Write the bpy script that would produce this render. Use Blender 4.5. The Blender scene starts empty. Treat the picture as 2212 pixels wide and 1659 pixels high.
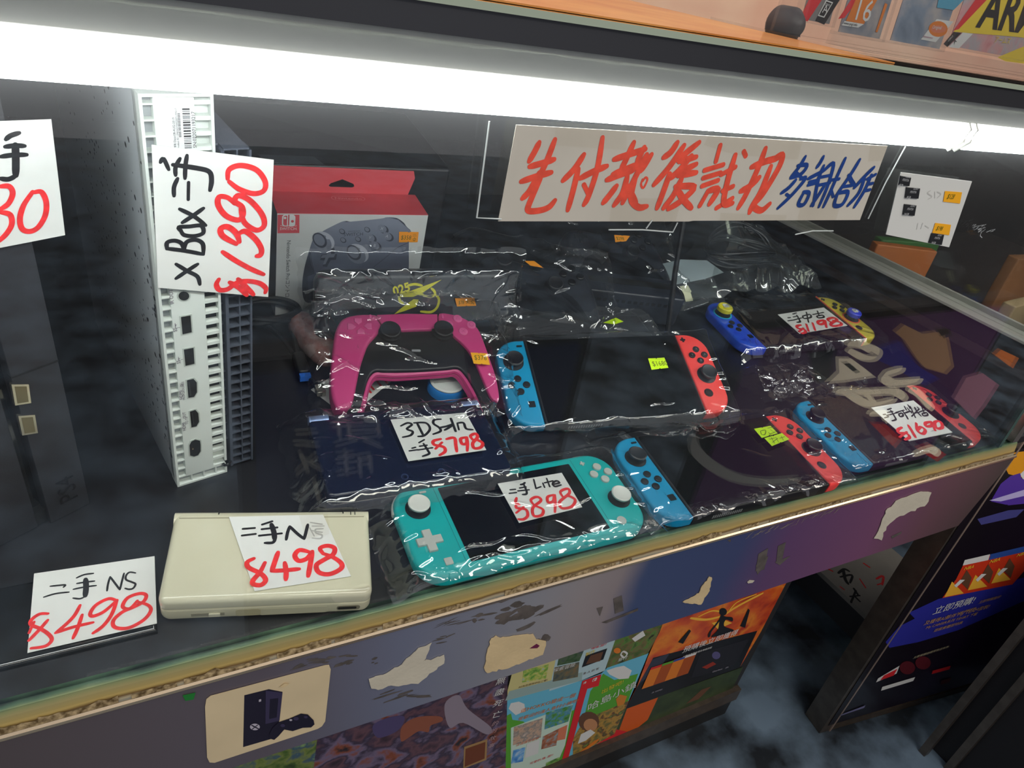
import bpy, bmesh, math, random
from mathutils import Matrix, Vector, noise

# ------------------------------------------------------------------ camera, world, lights, exposure
SC = bpy.context.scene
COL = SC.collection
Z0 = 0.80                                   # shop floor is z = 0; the display shelf starts about 0.83 m up
K = 0.14                                    # the display shelf slopes down towards the customer
CA = 1 / math.hypot(1, K); SA = K * CA
IMW, IMH, FPX = 2212, 1659, 1518.3
YAW, PITCH, ROLL, CAMH = .61337, .6558, -.28369, .44178
SHELF = Matrix(((1, 0, 0, 0), (0, CA, -SA, 0), (0, SA, CA, Z0), (0, 0, 0, 1)))   # frame lying in the sloping shelf

def camera_axes():
    cy, sy, cp, sp = math.cos(YAW), math.sin(YAW), math.cos(PITCH), math.sin(PITCH)
    f = Vector((sy * cp, cy * cp, -sp)); r = Vector((cy, -sy, 0)); d = f.cross(r)
    cr, sr = math.cos(ROLL), math.sin(ROLL)
    m = SHELF.to_3x3()
    return m @ (cr * r + sr * d), m @ (-sr * r + cr * d), m @ f
CR, CD, CF = camera_axes()
CO = SHELF @ Vector((0, 0, CAMH))
cam_data = bpy.data.cameras.new('camera')
cam = bpy.data.objects.new('camera', cam_data); COL.objects.link(cam)
cam_data.sensor_width = 36; cam_data.lens = FPX / IMW * 36; cam_data.clip_start = .01
cam.matrix_world = Matrix(((CR.x, -CD.x, -CF.x, CO.x), (CR.y, -CD.y, -CF.y, CO.y), (CR.z, -CD.z, -CF.z, CO.z), (0, 0, 0, 1)))
SC.camera = cam
vs = SC.view_settings
vs.view_transform = 'Standard'; vs.look = 'None'; vs.exposure = 0.0; vs.gamma = 1.0; vs.use_curve_mapping = False
SC.cycles.transparent_max_bounces = 48
SC.cycles.max_bounces = 8
SC.cycles.caustics_reflective = False; SC.cycles.caustics_refractive = False
SC.cycles.sample_clamp_indirect = 4.0
world = bpy.data.worlds.new('shop_hall'); SC.world = world; world.use_nodes = True
world.node_tree.nodes['Background'].inputs[0].default_value = (.95, .95, 1.0, 1)
world.node_tree.nodes['Background'].inputs[1].default_value = .48
def area(name, loc, target, sx, sy, power, col):
    l = bpy.data.lights.new(name, 'AREA'); l.shape = 'RECTANGLE'; l.size = sx; l.size_y = sy; l.energy = power; l.color = col
    o = bpy.data.objects.new(name, l); COL.objects.link(o); o.location = loc
    o.rotation_euler = (Vector(target) - Vector(loc)).to_track_quat('-Z', 'Y').to_euler()
    return o
area('ceiling_light_aisle', (.5, -1.5, 2.7), (.5, -.6, 0), 1.6, .5, 26, (1, .93, .82))
area('ceiling_light_far_aisle', (2.6, -.9, 2.7), (2.2, -.4, 0), 1.2, .5, 14, (1, .92, .8))
TUBE_STRENGTH = 25.0

# ------------------------------------------------------------------ materials
def lin(h):
    h = h.lstrip('#'); v = [int(h[i:i + 2], 16) / 255 for i in (0, 2, 4)]
    return tuple(x / 12.92 if x <= .04045 else ((x + .055) / 1.055) ** 2.4 for x in v) + (1,)
MATS = {}
def mat(name, col, rough=.5, metal=0., spec=.5, var=0., vscale=60., bump=0., bscale=400., coat=0., col2=None, detail=4., alpha=1., trans=0.):
    if name in MATS: return MATS[name]
    m = bpy.data.materials.new(name); m.use_nodes = True; nt = m.node_tree; b = nt.nodes['Principled BSDF']
    c = lin(col); b.inputs['Base Color'].default_value = c
    b.inputs['Roughness'].default_value = rough; b.inputs['Metallic'].default_value = metal
    b.inputs['Specular IOR Level'].default_value = spec; b.inputs['Coat Weight'].default_value = coat
    b.inputs['Coat Roughness'].default_value = .05
    tc = nt.nodes.new('ShaderNodeTexCoord')
    if col2 or var:
        n = nt.nodes.new('ShaderNodeTexNoise'); n.inputs['Scale'].default_value = vscale; n.inputs['Detail'].default_value = detail
        nt.links.new(tc.outputs['Object'], n.inputs['Vector'])
        r = nt.nodes.new('ShaderNodeValToRGB'); nt.links.new(n.outputs['Fac'], r.inputs[0])
        r.color_ramp.elements[0].position = .35; r.color_ramp.elements[1].position = .65
        r.color_ramp.elements[0].color = tuple(x * (1 - var) for x in c[:3]) + (1,) if not col2 else c
        r.color_ramp.elements[1].color = lin(col2) if col2 else tuple(min(1, x * (1 + var)) for x in c[:3]) + (1,)
        nt.links.new(r.outputs[0], b.inputs['Base Color'])
    if bump:
        n2 = nt.nodes.new('ShaderNodeTexNoise'); n2.inputs['Scale'].default_value = bscale; n2.inputs['Detail'].default_value = 3
        nt.links.new(tc.outputs['Object'], n2.inputs['Vector'])
        bp = nt.nodes.new('ShaderNodeBump'); bp.inputs['Strength'].default_value = bump; bp.inputs['Distance'].default_value = .001
        nt.links.new(n2.outputs['Fac'], bp.inputs['Height']); nt.links.new(bp.outputs[0], b.inputs['Normal'])
    MATS[name] = m
    return m
def ramp_mat(name, stops, axis='X', lo=0., hi=1., rough=.5, metal=0., nscale=20., namp=.1, coat=0., bump=0.):
    """Colour that runs along one axis of the object, broken up by noise."""
    m = bpy.data.materials.new(name); m.use_nodes = True; nt = m.node_tree; b = nt.nodes['Principled BSDF']
    b.inputs['Roughness'].default_value = rough; b.inputs['Metallic'].default_value = metal; b.inputs['Coat Weight'].default_value = coat
    tc = nt.nodes.new('ShaderNodeTexCoord'); sp = nt.nodes.new('ShaderNodeSeparateXYZ'); nt.links.new(tc.outputs['Object'], sp.inputs[0])
    mr = nt.nodes.new('ShaderNodeMapRange'); mr.inputs[1].default_value = lo; mr.inputs[2].default_value = hi
    nt.links.new(sp.outputs[axis], mr.inputs[0])
    n = nt.nodes.new('ShaderNodeTexNoise'); n.inputs['Scale'].default_value = nscale; n.inputs['Detail'].default_value = 6
    nt.links.new(tc.outputs['Object'], n.inputs['Vector'])
    ma = nt.nodes.new('ShaderNodeMath'); ma.operation = 'MULTIPLY_ADD'; ma.inputs[1].default_value = namp
    nt.links.new(n.outputs['Fac'], ma.inputs[0]); nt.links.new(mr.outputs[0], ma.inputs[2])
    sb = nt.nodes.new('ShaderNodeMath'); sb.operation = 'SUBTRACT'; sb.inputs[1].default_value = namp / 2; nt.links.new(ma.outputs[0], sb.inputs[0])
    r = nt.nodes.new('ShaderNodeValToRGB'); nt.links.new(sb.outputs[0], r.inputs[0])
    e = r.color_ramp.elements
    while len(e) < len(stops): e.new(.5)
    for i, (p, c) in enumerate(stops): e[i].position = p; e[i].color = lin(c)
    nt.links.new(r.outputs[0], b.inputs['Base Color'])
    if bump:
        bp = nt.nodes.new('ShaderNodeBump'); bp.inputs['Strength'].default_value = bump; bp.inputs['Distance'].default_value = .001
        nt.links.new(n.outputs['Fac'], bp.inputs['Height']); nt.links.new(bp.outputs[0], b.inputs['Normal'])
    MATS[name] = m
    return m
def blob_mat(name, cols, scale=25., rough=.5, coat=.2, stretch=(1, 1, 1), detail=5., dist=.25):
    """A printed picture in soft patches of several colours."""
    m = bpy.data.materials.new(name); m.use_nodes = True; nt = m.node_tree; b = nt.nodes['Principled BSDF']
    b.inputs['Roughness'].default_value = rough; b.inputs['Coat Weight'].default_value = coat
    tc = nt.nodes.new('ShaderNodeTexCoord'); mp = nt.nodes.new('ShaderNodeMapping'); mp.inputs['Scale'].default_value = stretch
    nt.links.new(tc.outputs['Object'], mp.inputs[0])
    n = nt.nodes.new('ShaderNodeTexNoise'); n.inputs['Scale'].default_value = scale; n.inputs['Detail'].default_value = detail; n.inputs['Distortion'].default_value = dist
    nt.links.new(mp.outputs[0], n.inputs['Vector'])
    r = nt.nodes.new('ShaderNodeValToRGB'); nt.links.new(n.outputs['Fac'], r.inputs[0]); e = r.color_ramp.elements
    while len(e) < len(cols): e.new(.5)
    for i, c in enumerate(cols): e[i].position = .3 + .4 * i / max(1, len(cols) - 1); e[i].color = lin(c)
    nt.links.new(r.outputs[0], b.inputs['Base Color'])
    MATS[name] = m
    return m
def clear_mat(name, tint, f0, gain, rough, haze=0., bump=0., bscale=200., hcol=(.9, .95, 1, 1), scatter=0.):
    """Thin clear sheet: see-through, mirror-like at its Fresnel rate, a little milky where told."""
    m = bpy.data.materials.new(name); m.use_nodes = True; nt = m.node_tree; nt.nodes.clear()
    out = nt.nodes.new('ShaderNodeOutputMaterial'); tr = nt.nodes.new('ShaderNodeBsdfTransparent'); tr.inputs[0].default_value = tint
    gl = nt.nodes.new('ShaderNodeBsdfGlossy'); gl.inputs['Roughness'].default_value = rough; gl.inputs[0].default_value = (1, 1, 1, 1)
    ge = nt.nodes.new('ShaderNodeNewGeometry'); dt = nt.nodes.new('ShaderNodeVectorMath'); dt.operation = 'DOT_PRODUCT'
    nt.links.new(ge.outputs['Incoming'], dt.inputs[0])
    if bump:
        tc = nt.nodes.new('ShaderNodeTexCoord'); n2 = nt.nodes.new('ShaderNodeTexNoise'); n2.inputs['Scale'].default_value = bscale; n2.inputs['Detail'].default_value = 2
        nt.links.new(tc.outputs['Object'], n2.inputs['Vector'])
        bp = nt.nodes.new('ShaderNodeBump'); bp.inputs['Strength'].default_value = bump; bp.inputs['Distance'].default_value = .001
        nt.links.new(n2.outputs['Fac'], bp.inputs['Height']); nt.links.new(bp.outputs[0], gl.inputs['Normal']); nt.links.new(bp.outputs[0], dt.inputs[1])
    else: nt.links.new(ge.outputs['Normal'], dt.inputs[1])
    def M(op, a, b):
        x = nt.nodes.new('ShaderNodeMath'); x.operation = op
        for i, v in enumerate((a, b)):
            if v is None: continue
            if isinstance(v, (int, float)): x.inputs[i].default_value = v
            else: nt.links.new(v, x.inputs[i])
        return x.outputs[0]
    ab = M('ABSOLUTE', dt.outputs['Value'], None); fc = M('MULTIPLY', M('POWER', M('SUBTRACT', 1., ab), 5.), 1 - f0)
    fac = M('MINIMUM', M('MULTIPLY', M('ADD', fc, f0), gain), 1.)
    mx = nt.nodes.new('ShaderNodeMixShader'); nt.links.new(fac, mx.inputs[0])
    base = tr.outputs[0]
    if haze:
        df = nt.nodes.new('ShaderNodeBsdfDiffuse'); df.inputs[0].default_value = hcol
        mh = nt.nodes.new('ShaderNodeMixShader'); mh.inputs[0].default_value = haze
        nt.links.new(tr.outputs[0], mh.inputs[1]); nt.links.new(df.outputs[0], mh.inputs[2]); base = mh.outputs[0]
    if scatter:
        tl = nt.nodes.new('ShaderNodeBsdfTranslucent'); tl.inputs[0].default_value = (.95, .97, 1, 1)
        md = nt.nodes.new('ShaderNodeMixShader'); md.inputs[0].default_value = scatter
        nt.links.new(base, md.inputs[1]); nt.links.new(tl.outputs[0], md.inputs[2]); base = md.outputs[0]
    nt.links.new(base, mx.inputs[1]); nt.links.new(gl.outputs[0], mx.inputs[2]); nt.links.new(mx.outputs[0], out.inputs[0])
    MATS[name] = m
    return m
def glow(name, col, strength):
    m = bpy.data.materials.new(name); m.use_nodes = True; nt = m.node_tree; nt.nodes.clear()
    out = nt.nodes.new('ShaderNodeOutputMaterial'); e = nt.nodes.new('ShaderNodeEmission'); e.inputs[0].default_value = col; e.inputs[1].default_value = strength
    nt.links.new(e.outputs[0], out.inputs[0])
    return m
GLASS = clear_mat('counter_glass', (.975, .988, .98, 1), .04, 1.3, .0, scatter=.008)  # small translucent share makes the pane slightly milky
FILM = clear_mat('clear_bag_film', (.975, .98, .98, 1), .05, 2.2, .025, .006, .05, 60.)
FILM2 = clear_mat('milky_bag_film', (.94, .955, .955, 1), .05, 1.8, .05, .04, .06, 50.)
TAPE = clear_mat('clear_tape', (.985, .975, .955, 1), .04, .6, .12, .004)
ACRYL = clear_mat('clear_acrylic', (.96, .965, .97, 1), .04, 1.2, .03, .01)
PAPER = mat('white_card', '#e6e7e4', .75, var=.03, vscale=30)
INK = mat('black_marker', '#131318', .55)
REDINK = mat('red_marker', '#ee2f33', .5, var=.15, vscale=250)
BLACKP = mat('black_plastic', '#17181b', .42, bump=.08, bscale=900)
BLACKG = mat('black_gloss_plastic', '#0b0c0f', .12, coat=.3)
BTN = mat('black_button', '#1b1d21', .38)
BLUE = mat('neon_blue_plastic', '#0599cd', .42, bump=.05, bscale=1500)
RED = mat('neon_red_plastic', '#ff4a47', .42, bump=.05, bscale=1500)
TURQ = mat('turquoise_plastic', '#03b6b6', .42, bump=.05, bscale=1500)
CREAMB = mat('pale_grey_button', '#c9ccc6', .45)
SCREEN = mat('screen_glass', '#07080a', .07, spec=.5)
WHITEP = mat('white_plastic', '#dde4df', .45)
DGREY = mat('dark_grey_plastic', '#474d5a', .5)
HOLE = mat('dark_hole', '#050506', .8)
CREAM = mat('cream_gloss_plastic', '#d8d4ba', .16, var=.02, vscale=15, coat=.4)
CREAM2 = mat('cream_matt_plastic', '#cbc6aa', .4, var=.04, vscale=30)
ORANGE = mat('orange_sticker', '#ffa018', .55)
LIME = mat('lime_sticker', '#cdf50d', .55)
PINK = mat('pink_plastic', '#cb4080', .42, bump=.06, bscale=1500)

# ------------------------------------------------------------------ mesh building
def smooth_path(pts, n=6, closed=False):
    if len(pts) < 3 and not closed: return [Vector(p) for p in pts]
    P = [Vector(p) for p in pts]; out = []; m = len(P); R = m if closed else m - 1
    for i in range(R):
        p0, p1, p2, p3 = (P[(i - 1) % m], P[i], P[(i + 1) % m], P[(i + 2) % m]) if closed else (P[max(i - 1, 0)], P[i], P[i + 1], P[min(i + 2, m - 1)])
        for k in range(n):
            t = k / n
            out.append(.5 * ((2 * p1) + (p2 - p0) * t + (2 * p0 - 5 * p1 + 4 * p2 - p3) * t * t + (3 * p1 - p0 - 3 * p2 + p3) * t ** 3))
    if not closed: out.append(P[-1])
    return out
def rrect(w, h, r, n=6, cx=0, cy=0):
    """Rounded rectangle outline, counter-clockwise; r = one radius or (top-right, top-left, bottom-left, bottom-right)."""
    if isinstance(r, (int, float)): r = (r,) * 4
    out = []
    for (sx, sy, a0), q in zip(((1, 1, 0), (-1, 1, 90), (-1, -1, 180), (1, -1, 270)), r):
        x, y = cx + sx * (w / 2 - q), cy + sy * (h / 2 - q)
        if q <= 1e-9: out.append((x, y)); continue
        for k in range(n + 1):
            a = math.radians(a0 + 90 * k / n); out.append((x + q * math.cos(a), y + q * math.sin(a)))
    return out
def circle(r, n=24, cx=0, cy=0): return [(cx + r * math.cos(2 * math.pi * k / n), cy + r * math.sin(2 * math.pi * k / n)) for k in range(n)]
def ccw(p):
    a = sum(p[i][0] * p[(i + 1) % len(p)][1] - p[(i + 1) % len(p)][0] * p[i][1] for i in range(len(p)))
    return list(p) if a > 0 else list(p)[::-1]
def inset(p, d):
    out = []; n = len(p)
    for i in range(n):
        a, b, c = Vector(p[i - 1][:2]), Vector(p[i][:2]), Vector(p[(i + 1) % n][:2])
        e1, e2 = (b - a), (c - b)
        if e1.length < 1e-9: e1 = e2
        if e2.length < 1e-9: e2 = e1
        e1.normalize(); e2.normalize()
        nn = Vector((-e1.y - e2.y, e1.x + e2.x))
        if nn.length < 1e-6: out.append((b.x, b.y)); continue
        nn.normalize(); s = max(.35, nn.dot(Vector((-e1.y, e1.x))))
        q = b + nn * (d / s); out.append((q.x, q.y))
    return out
class MB:
    def __init__(s): s.v = []; s.f = []; s.fm = []; s.fs = []; s.mats = []; s.cur = 0; s.M = Matrix()
    def mat(s, m):
        if m not in s.mats: s.mats.append(m)
        s.cur = s.mats.index(m); return s
    def add(s, verts, faces, smooth=False):
        o = len(s.v); s.v += [s.M @ Vector(p if len(p) == 3 else (p[0], p[1], 0)) for p in verts]
        for f in faces: s.f.append([i + o for i in f]); s.fm.append(s.cur); s.fs.append(smooth)
        return s
    def box(s, x0, x1, y0, y1, z0, z1):
        return s.add([(x, y, z) for z in (z0, z1) for y in (y0, y1) for x in (x0, x1)],
                     [(0, 2, 3, 1), (4, 5, 7, 6), (0, 1, 5, 4), (2, 6, 7, 3), (0, 4, 6, 2), (1, 3, 7, 5)])
    def loft(s, loops, cap0=True, cap1=True, smooth=True):
        n = len(loops[0]); V = [p for l in loops for p in l]; F = []
        for k in range(len(loops) - 1):
            for i in range(n):
                j = (i + 1) % n; F.append((k * n + i, k * n + j, (k + 1) * n + j, (k + 1) * n + i))
        s.add(V, F, smooth); o = len(s.v) - len(V)
        for c, l in ((cap0, 0), (cap1, len(loops) - 1)):
            if c:
                f = [o + l * n + i for i in range(n)]
                s.f.append(f[::-1] if l == 0 else f); s.fm.append(s.cur); s.fs.append(False)
        return s
    def slab(s, poly, z0, z1, r=0., rb=None, n=4, smooth=True):
        poly = ccw([p[:2] for p in poly]); rb = r if rb is None else rb; L = []
        if rb > 0:
            for k in range(n):
                a = math.pi / 2 * k / n; L.append([(x, y, z0 + rb * (1 - math.sin(a))) for x, y in inset(poly, rb * (1 - math.cos(a)))][:])
            L = [[(x, y, z0 + rb * (1 - math.cos(math.pi / 2 * k / n))) for x, y in inset(poly, rb * (1 - math.sin(math.pi / 2 * k / n)))] for k in range(n)]
            L.append([(x, y, z0 + rb) for x, y in poly])
        else: L.append([(x, y, z0) for x, y in poly])
        if r > 0:
            if z1 - r > z0 + rb + 1e-7: L.append([(x, y, z1 - r) for x, y in poly])
            for k in range(1, n + 1):
                a = math.pi / 2 * k / n; L.append([(x, y, z1 - r + r * math.sin(a)) for x, y in inset(poly, r * (1 - math.cos(a)))])
        else: L.append([(x, y, z1) for x, y in poly])
        return s.loft(L, smooth=smooth)
    def flat(s, poly, z=0.): 
        poly = ccw([p[:2] for p in poly]); return s.add([(x, y, z) for x, y in poly], [tuple(range(len(poly)))])
    def prism(s, poly, z0, z1): return s.slab(poly, z0, z1, 0, 0, smooth=False)
    def lathe(s, prof, n=24, cx=0, cy=0):
        V = [(cx + r * math.cos(2 * math.pi * k / n), cy + r * math.sin(2 * math.pi * k / n), z) for r, z in prof for k in range(n)]
        return s.loft([V[i * n:(i + 1) * n] for i in range(len(prof))])
    def tube(s, pts, r, n=8, sm=0, closed=False):
        P = smooth_path(pts, sm, closed) if sm else [Vector(p) for p in pts]; L = []; up = Vector((0, 0, 1)); m = len(P)
        for i, p in enumerate(P):
            t = (P[(i + 1) % m] - P[i - 1]) if closed or 0 < i < m - 1 else (P[1] - P[0] if i == 0 else P[-1] - P[-2])
            t.normalize(); a = t.cross(up)
            if a.length < 1e-3: a = t.cross(Vector((1, 0, 0)))
            a.normalize(); b = a.cross(t); q = r(i / (m - 1)) if callable(r) else r
            L.append([p + q * (math.cos(2 * math.pi * k / n) * a + math.sin(2 * math.pi * k / n) * b) for k in range(n)])
        if closed: L.append(L[0]); return s.loft(L, False, False)
        return s.loft(L)
    def stroke(s, pts, w, z=0., sm=5, taper=.75):
        """One brush stroke: a flat ribbon with round ends."""
        P = smooth_path([(p[0], p[1], 0) for p in pts], sm); m = len(P); A = []; B = []; s.ns = getattr(s, 'ns', 0) + 1; z += (s.ns % 40) * 6e-6; D = []
        for i, p in enumerate(P):
            t = P[min(i + 1, m - 1)] - P[max(i - 1, 0)]
            if t.length < 1e-9: t = Vector((1, 0, 0))
            t.normalize(); q = Vector((-t.y, t.x, 0)); e = min(1, taper + (1 - taper) * min(i, m - 1 - i) / max(1, m * .15))
            A.append(p + q * w * .5 * e); B.append(p - q * w * .5 * e); D.append(t)
        zs = [z + 6e-7 * i for i in range(m)]
        V = [(a.x, a.y, h) for a, h in zip(A, zs)] + [(b.x, b.y, h) for b, h in zip(B, zs)]
        s.add(V, [(m + i, m + i + 1, i + 1, i) for i in range(m - 1)])
        for k, sg in ((0, -1), (m - 1, 1)):
            t = D[k] * sg; q = Vector((-t.y, t.x, 0)); r = w * .5 * taper
            s.flat([tuple((P[k] + r * (math.cos(x) * q + math.sin(x) * t))[:2]) for x in [math.pi * j / 6 for j in range(7)]], zs[k])
        return s
    def text(s, body, size, x=0, y=0, z=0, rot=0., align='LEFT', sx=1., bold=0.):
        c = bpy.data.curves.new('t', 'FONT'); c.body = body; c.size = size; c.align_x = align; c.resolution_u = 2; c.offset = bold * size
        o = bpy.data.objects.new('t', c); COL.objects.link(o)
        me = bpy.data.meshes.new_from_object(o.evaluated_get(bpy.context.evaluated_depsgraph_get()))
        R = Matrix.Translation((x, y, z)) @ Matrix.Rotation(rot, 4, 'Z') @ Matrix.Diagonal((sx, 1, 1, 1))
        s.add([tuple(R @ v.co) for v in me.vertices], [tuple(p.vertices) for p in me.polygons])
        bpy.data.objects.remove(o); bpy.data.curves.remove(c); bpy.data.meshes.remove(me)
        return s
    def grid(s, nx, ny, fn):
        V = [fn(i / nx, j / ny) for j in range(ny + 1) for i in range(nx + 1)]
        return s.add(V, [(j * (nx + 1) + i, j * (nx + 1) + i + 1, (j + 1) * (nx + 1) + i + 1, (j + 1) * (nx + 1) + i) for j in range(ny) for i in range(nx)], True)
def obj(name, mb, material=None, parent=None, frame=None):
    me = bpy.data.meshes.new(name); me.from_pydata([tuple(v) for v in mb.v], [], mb.f)
    for m in (mb.mats if mb.mats else [material]): me.materials.append(m)
    if mb.mats: me.polygons.foreach_set('material_index', mb.fm)
    me.polygons.foreach_set('use_smooth', mb.fs); me.update()
    if any(mb.fs): me.set_sharp_from_angle(angle=math.radians(38))
    o = bpy.data.objects.new(name, me); COL.objects.link(o)
    if parent is not None: o.parent = parent
    if frame is not None: o.matrix_basis = frame
    return o
def tag(o, label, cat, group=None, kind=None):
    o['label'] = label; o['category'] = cat
    if group: o['group'] = group
    if kind: o['kind'] = kind
    return o
def thing(name, label, cat, frame, group=None):
    o = bpy.data.objects.new(name, None); COL.objects.link(o); o.empty_display_size = .02; o.matrix_basis = frame
    return tag(o, label, cat, group)
def struct(o): o['kind'] = 'structure'; return o
def T(x=0, y=0, z=0): return Matrix.Translation((x, y, z))
def RX(d): return Matrix.Rotation(math.radians(d), 4, 'X')
def RY(d): return Matrix.Rotation(math.radians(d), 4, 'Y')
def RZ(d): return Matrix.Rotation(math.radians(d), 4, 'Z')
def axes_frame(o, x, y):
    x = Vector(x).normalized(); y = (Vector(y) - Vector(y).dot(x) * x).normalized(); z = x.cross(y)
    return Matrix(((x.x, y.x, z.x, o[0]), (x.y, y.y, z.y, o[1]), (x.z, y.z, z.z, o[2]), (0, 0, 0, 1)))
def front_plane(y): return axes_frame((0, y, Z0), (1, 0, 0), (0, 0, 1))       # upright plane facing the customer
def shelf(z=0.): return SHELF @ T(0, 0, z)
def measure(F, p, z=0.):
    """Where the sight line through photo pixel p meets the plane z of frame F (surveying the photo)."""
    d = CR * (p[0] - IMW / 2) + CD * (p[1] - IMH / 2) + CF * FPX
    Fi = F.inverted(); o = Fi @ CO; d = Fi.to_3x3() @ d; t = (z - o.z) / d.z
    return (o.x + d.x * t, o.y + d.y * t)
class Crop:
    """Photo pixels read off an enlarged crop (x0, y0, scale), measured on a plane."""
    def __init__(s, F, x0=0, y0=0, k=1.): s.F, s.x0, s.y0, s.k = F, x0, y0, k
    def px(s, p): return (s.x0 + p[0] * s.k, s.y0 + p[1] * s.k)
    def pts(s, L): return [measure(s.F, s.px(p)) for p in L]
    def size(s, p, w):
        a, b, c = measure(s.F, s.px(p)), measure(s.F, s.px((p[0] + w, p[1]))), measure(s.F, s.px((p[0], p[1] + w)))
        return math.sqrt(abs((b[0] - a[0]) * (c[1] - a[1]) - (b[1] - a[1]) * (c[0] - a[0])))
def mean(P): return (sum(p[0] for p in P) / len(P), sum(p[1] for p in P) / len(P))
def centred(F, poly):
    c = mean(poly); return F @ T(c[0], c[1], 0), [(x - c[0], y - c[1]) for x, y in poly], c

# ------------------------------------------------------------------ the setting: shop floor, display counter, cabinets
FLOORM = mat('dark_slate_floor', '#1f242a', .4, vscale=8, col2='#74889b', detail=8, bump=.1, bscale=60)
o = obj('floor', MB().box(-2.5, 5, -4, 3, -.05, 0), FLOORM); struct(o)
o = obj('wall_back', MB().box(-2.5, 5, 1.3, 1.36, 0, 3), mat('dark_wall', '#1b1a1d', .7, var=.2)); struct(o)

o = obj('added_wall_right', MB().box(4.0, 4.06, -4, 1.3, 0, 3), mat('far_dark_wall', '#2c2627', .6, vscale=2, col2='#4a3b34')); struct(o)  # unseen wall added to keep the mirrored background at the right dark

case = thing('display_counter', 'long glass-fronted display counter with a lit shelf of consoles', 'display counter', T(0, 0, Z0))
ci = case.matrix_basis.inverted()
BOARD = mat('black_shelf_board', '#1c1d22', .36, var=.15, vscale=14, bump=.03, bscale=700)
DARKWOOD = mat('dark_brown_board', '#241f20', .5, var=.2, vscale=9)
obj('shelf_board', MB().box(-.75, 1.0, .262, .90, -.012, 0), BOARD, case, ci @ shelf())
obj('back_board', MB().box(-.75, 1.0, .885, .905, .07, .42), mat('black_back_board', '#16171b', .55, var=.2, vscale=12), case)
# channel that holds the glass: greenish above, gold below, dirty along its lip
CH = ramp_mat('green_gold_channel', [(0, '#8f8f86'), (.10, '#c7b795'), (.2, '#7c5f38'), (.30, '#cdb069'), (.62, '#b9ab75'), (.80, '#98a070'), (.92, '#58785f'), (1, '#22332f')],
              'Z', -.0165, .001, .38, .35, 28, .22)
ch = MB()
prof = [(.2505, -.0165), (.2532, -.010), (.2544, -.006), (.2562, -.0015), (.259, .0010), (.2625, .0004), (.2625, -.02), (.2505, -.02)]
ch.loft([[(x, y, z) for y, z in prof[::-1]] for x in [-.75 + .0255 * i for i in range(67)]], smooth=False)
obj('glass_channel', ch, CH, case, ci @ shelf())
crust = MB(); rnd = random.Random(5)
x = -.2
while x < .9:                                                        # crust of old glue and dirt along the lip
    L = rnd.uniform(.012, .05); hgt = rnd.uniform(.0012, .0044) * (1.25 if x < .5 else .75)
    if rnd.random() < .8:
        up = [(x + L * k / 8, -.0152 + hgt * rnd.uniform(.45, 1)) for k in range(9)]
        crust.flat([(x, -.0162), (x + L, -.0162)] + up[::-1], .0003 + rnd.uniform(0, .0002))
    x += L * rnd.uniform(.7, 1.2)
a_ = (0, .2505, -.0165); b_ = Vector((0, .2532 - .2505, -.010 + .0165))
dc_ = obj('dirt_crust', crust, mat('brown_dirt', '#54401f', .8, vscale=260, col2='#b39c74', bump=.5, bscale=500), case,
    ci @ SHELF @ axes_frame((0, .2505 - .0165 * 0, 0), (1, 0, 0), (0, b_.y, b_.z)) @ T(0, 0.0008, 0.0002) if False else
    ci @ SHELF @ axes_frame((0, .2505, -.0165), (1, 0, 0), tuple(b_)) @ T(0, .0165, .0003)); dc_['kind'] = 'stuff'
rim = MB(); rim.tube([(-.75, .2500, -.0188), (.938, .2500, -.0188)], .0024, 8)
obj('metal_rim', rim, mat('bright_metal', '#d9c3a5', .25, .9), case, ci @ shelf())
PANEL = ramp_mat('banded_metal_panel', [(0, '#5d5355'), (.14, '#6a626c'), (.24, '#7d8299'), (.34, '#9b9ba3'), (.39, '#a3999a'), (.425, '#9c8f90'), (.455, '#45547c'), (.56, '#48527d'), (.63, '#6d4d78'), (.78, '#87577a'), (.88, '#7a5560'), (1, '#574a46')],
                 'X', -.10, .94, .36, .25, 9, .03, bump=.02)  # grey, blue and purple bands along the length of the panel
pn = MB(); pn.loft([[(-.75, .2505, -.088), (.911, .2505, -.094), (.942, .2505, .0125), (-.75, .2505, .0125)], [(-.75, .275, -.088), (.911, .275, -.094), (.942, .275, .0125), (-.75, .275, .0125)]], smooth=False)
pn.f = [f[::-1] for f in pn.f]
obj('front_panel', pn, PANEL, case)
PF = front_plane(.2505)
grime = MB(); rnd = random.Random(3)
C3 = Crop(PF, 400, 1200, .36166)
def smear(px, py, w, h, n, ang=-17):
    for _ in range(n):
        cx, cy = px + rnd.gauss(0, w * .35), py + rnd.gauss(0, h * .35); a = math.radians(ang + rnd.uniform(-15, 15)); l = rnd.uniform(.15, .5) * w; t = rnd.uniform(.06, .22) * h
        P = []
        for k in range(11):
            q = 2 * math.pi * k / 11; r = rnd.uniform(.6, 1.1); P.append((cx + r * (l * math.cos(q) * math.cos(a) - t * math.sin(q) * math.sin(a)), cy + r * (l * math.cos(q) * math.sin(a) + t * math.sin(q) * math.cos(a))))
        grime.flat(C3.pts(P), .0002 + .00002 * rnd.random())
smear(920, 620, 110, 70, 8); smear(730, 640, 160, 50, 6); smear(1290, 830, 300, 40, 7); smear(1140, 640, 50, 40, 3); smear(1540, 500, 90, 40, 5)
smear(1760, 390, 70, 60, 5); smear(2000, 330, 220, 110, 16); smear(1560, 400, 200, 14, 7); smear(2140, 500, 60, 110, 6)
C4 = Crop(PF, 1000, 1200, .34358)
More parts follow.
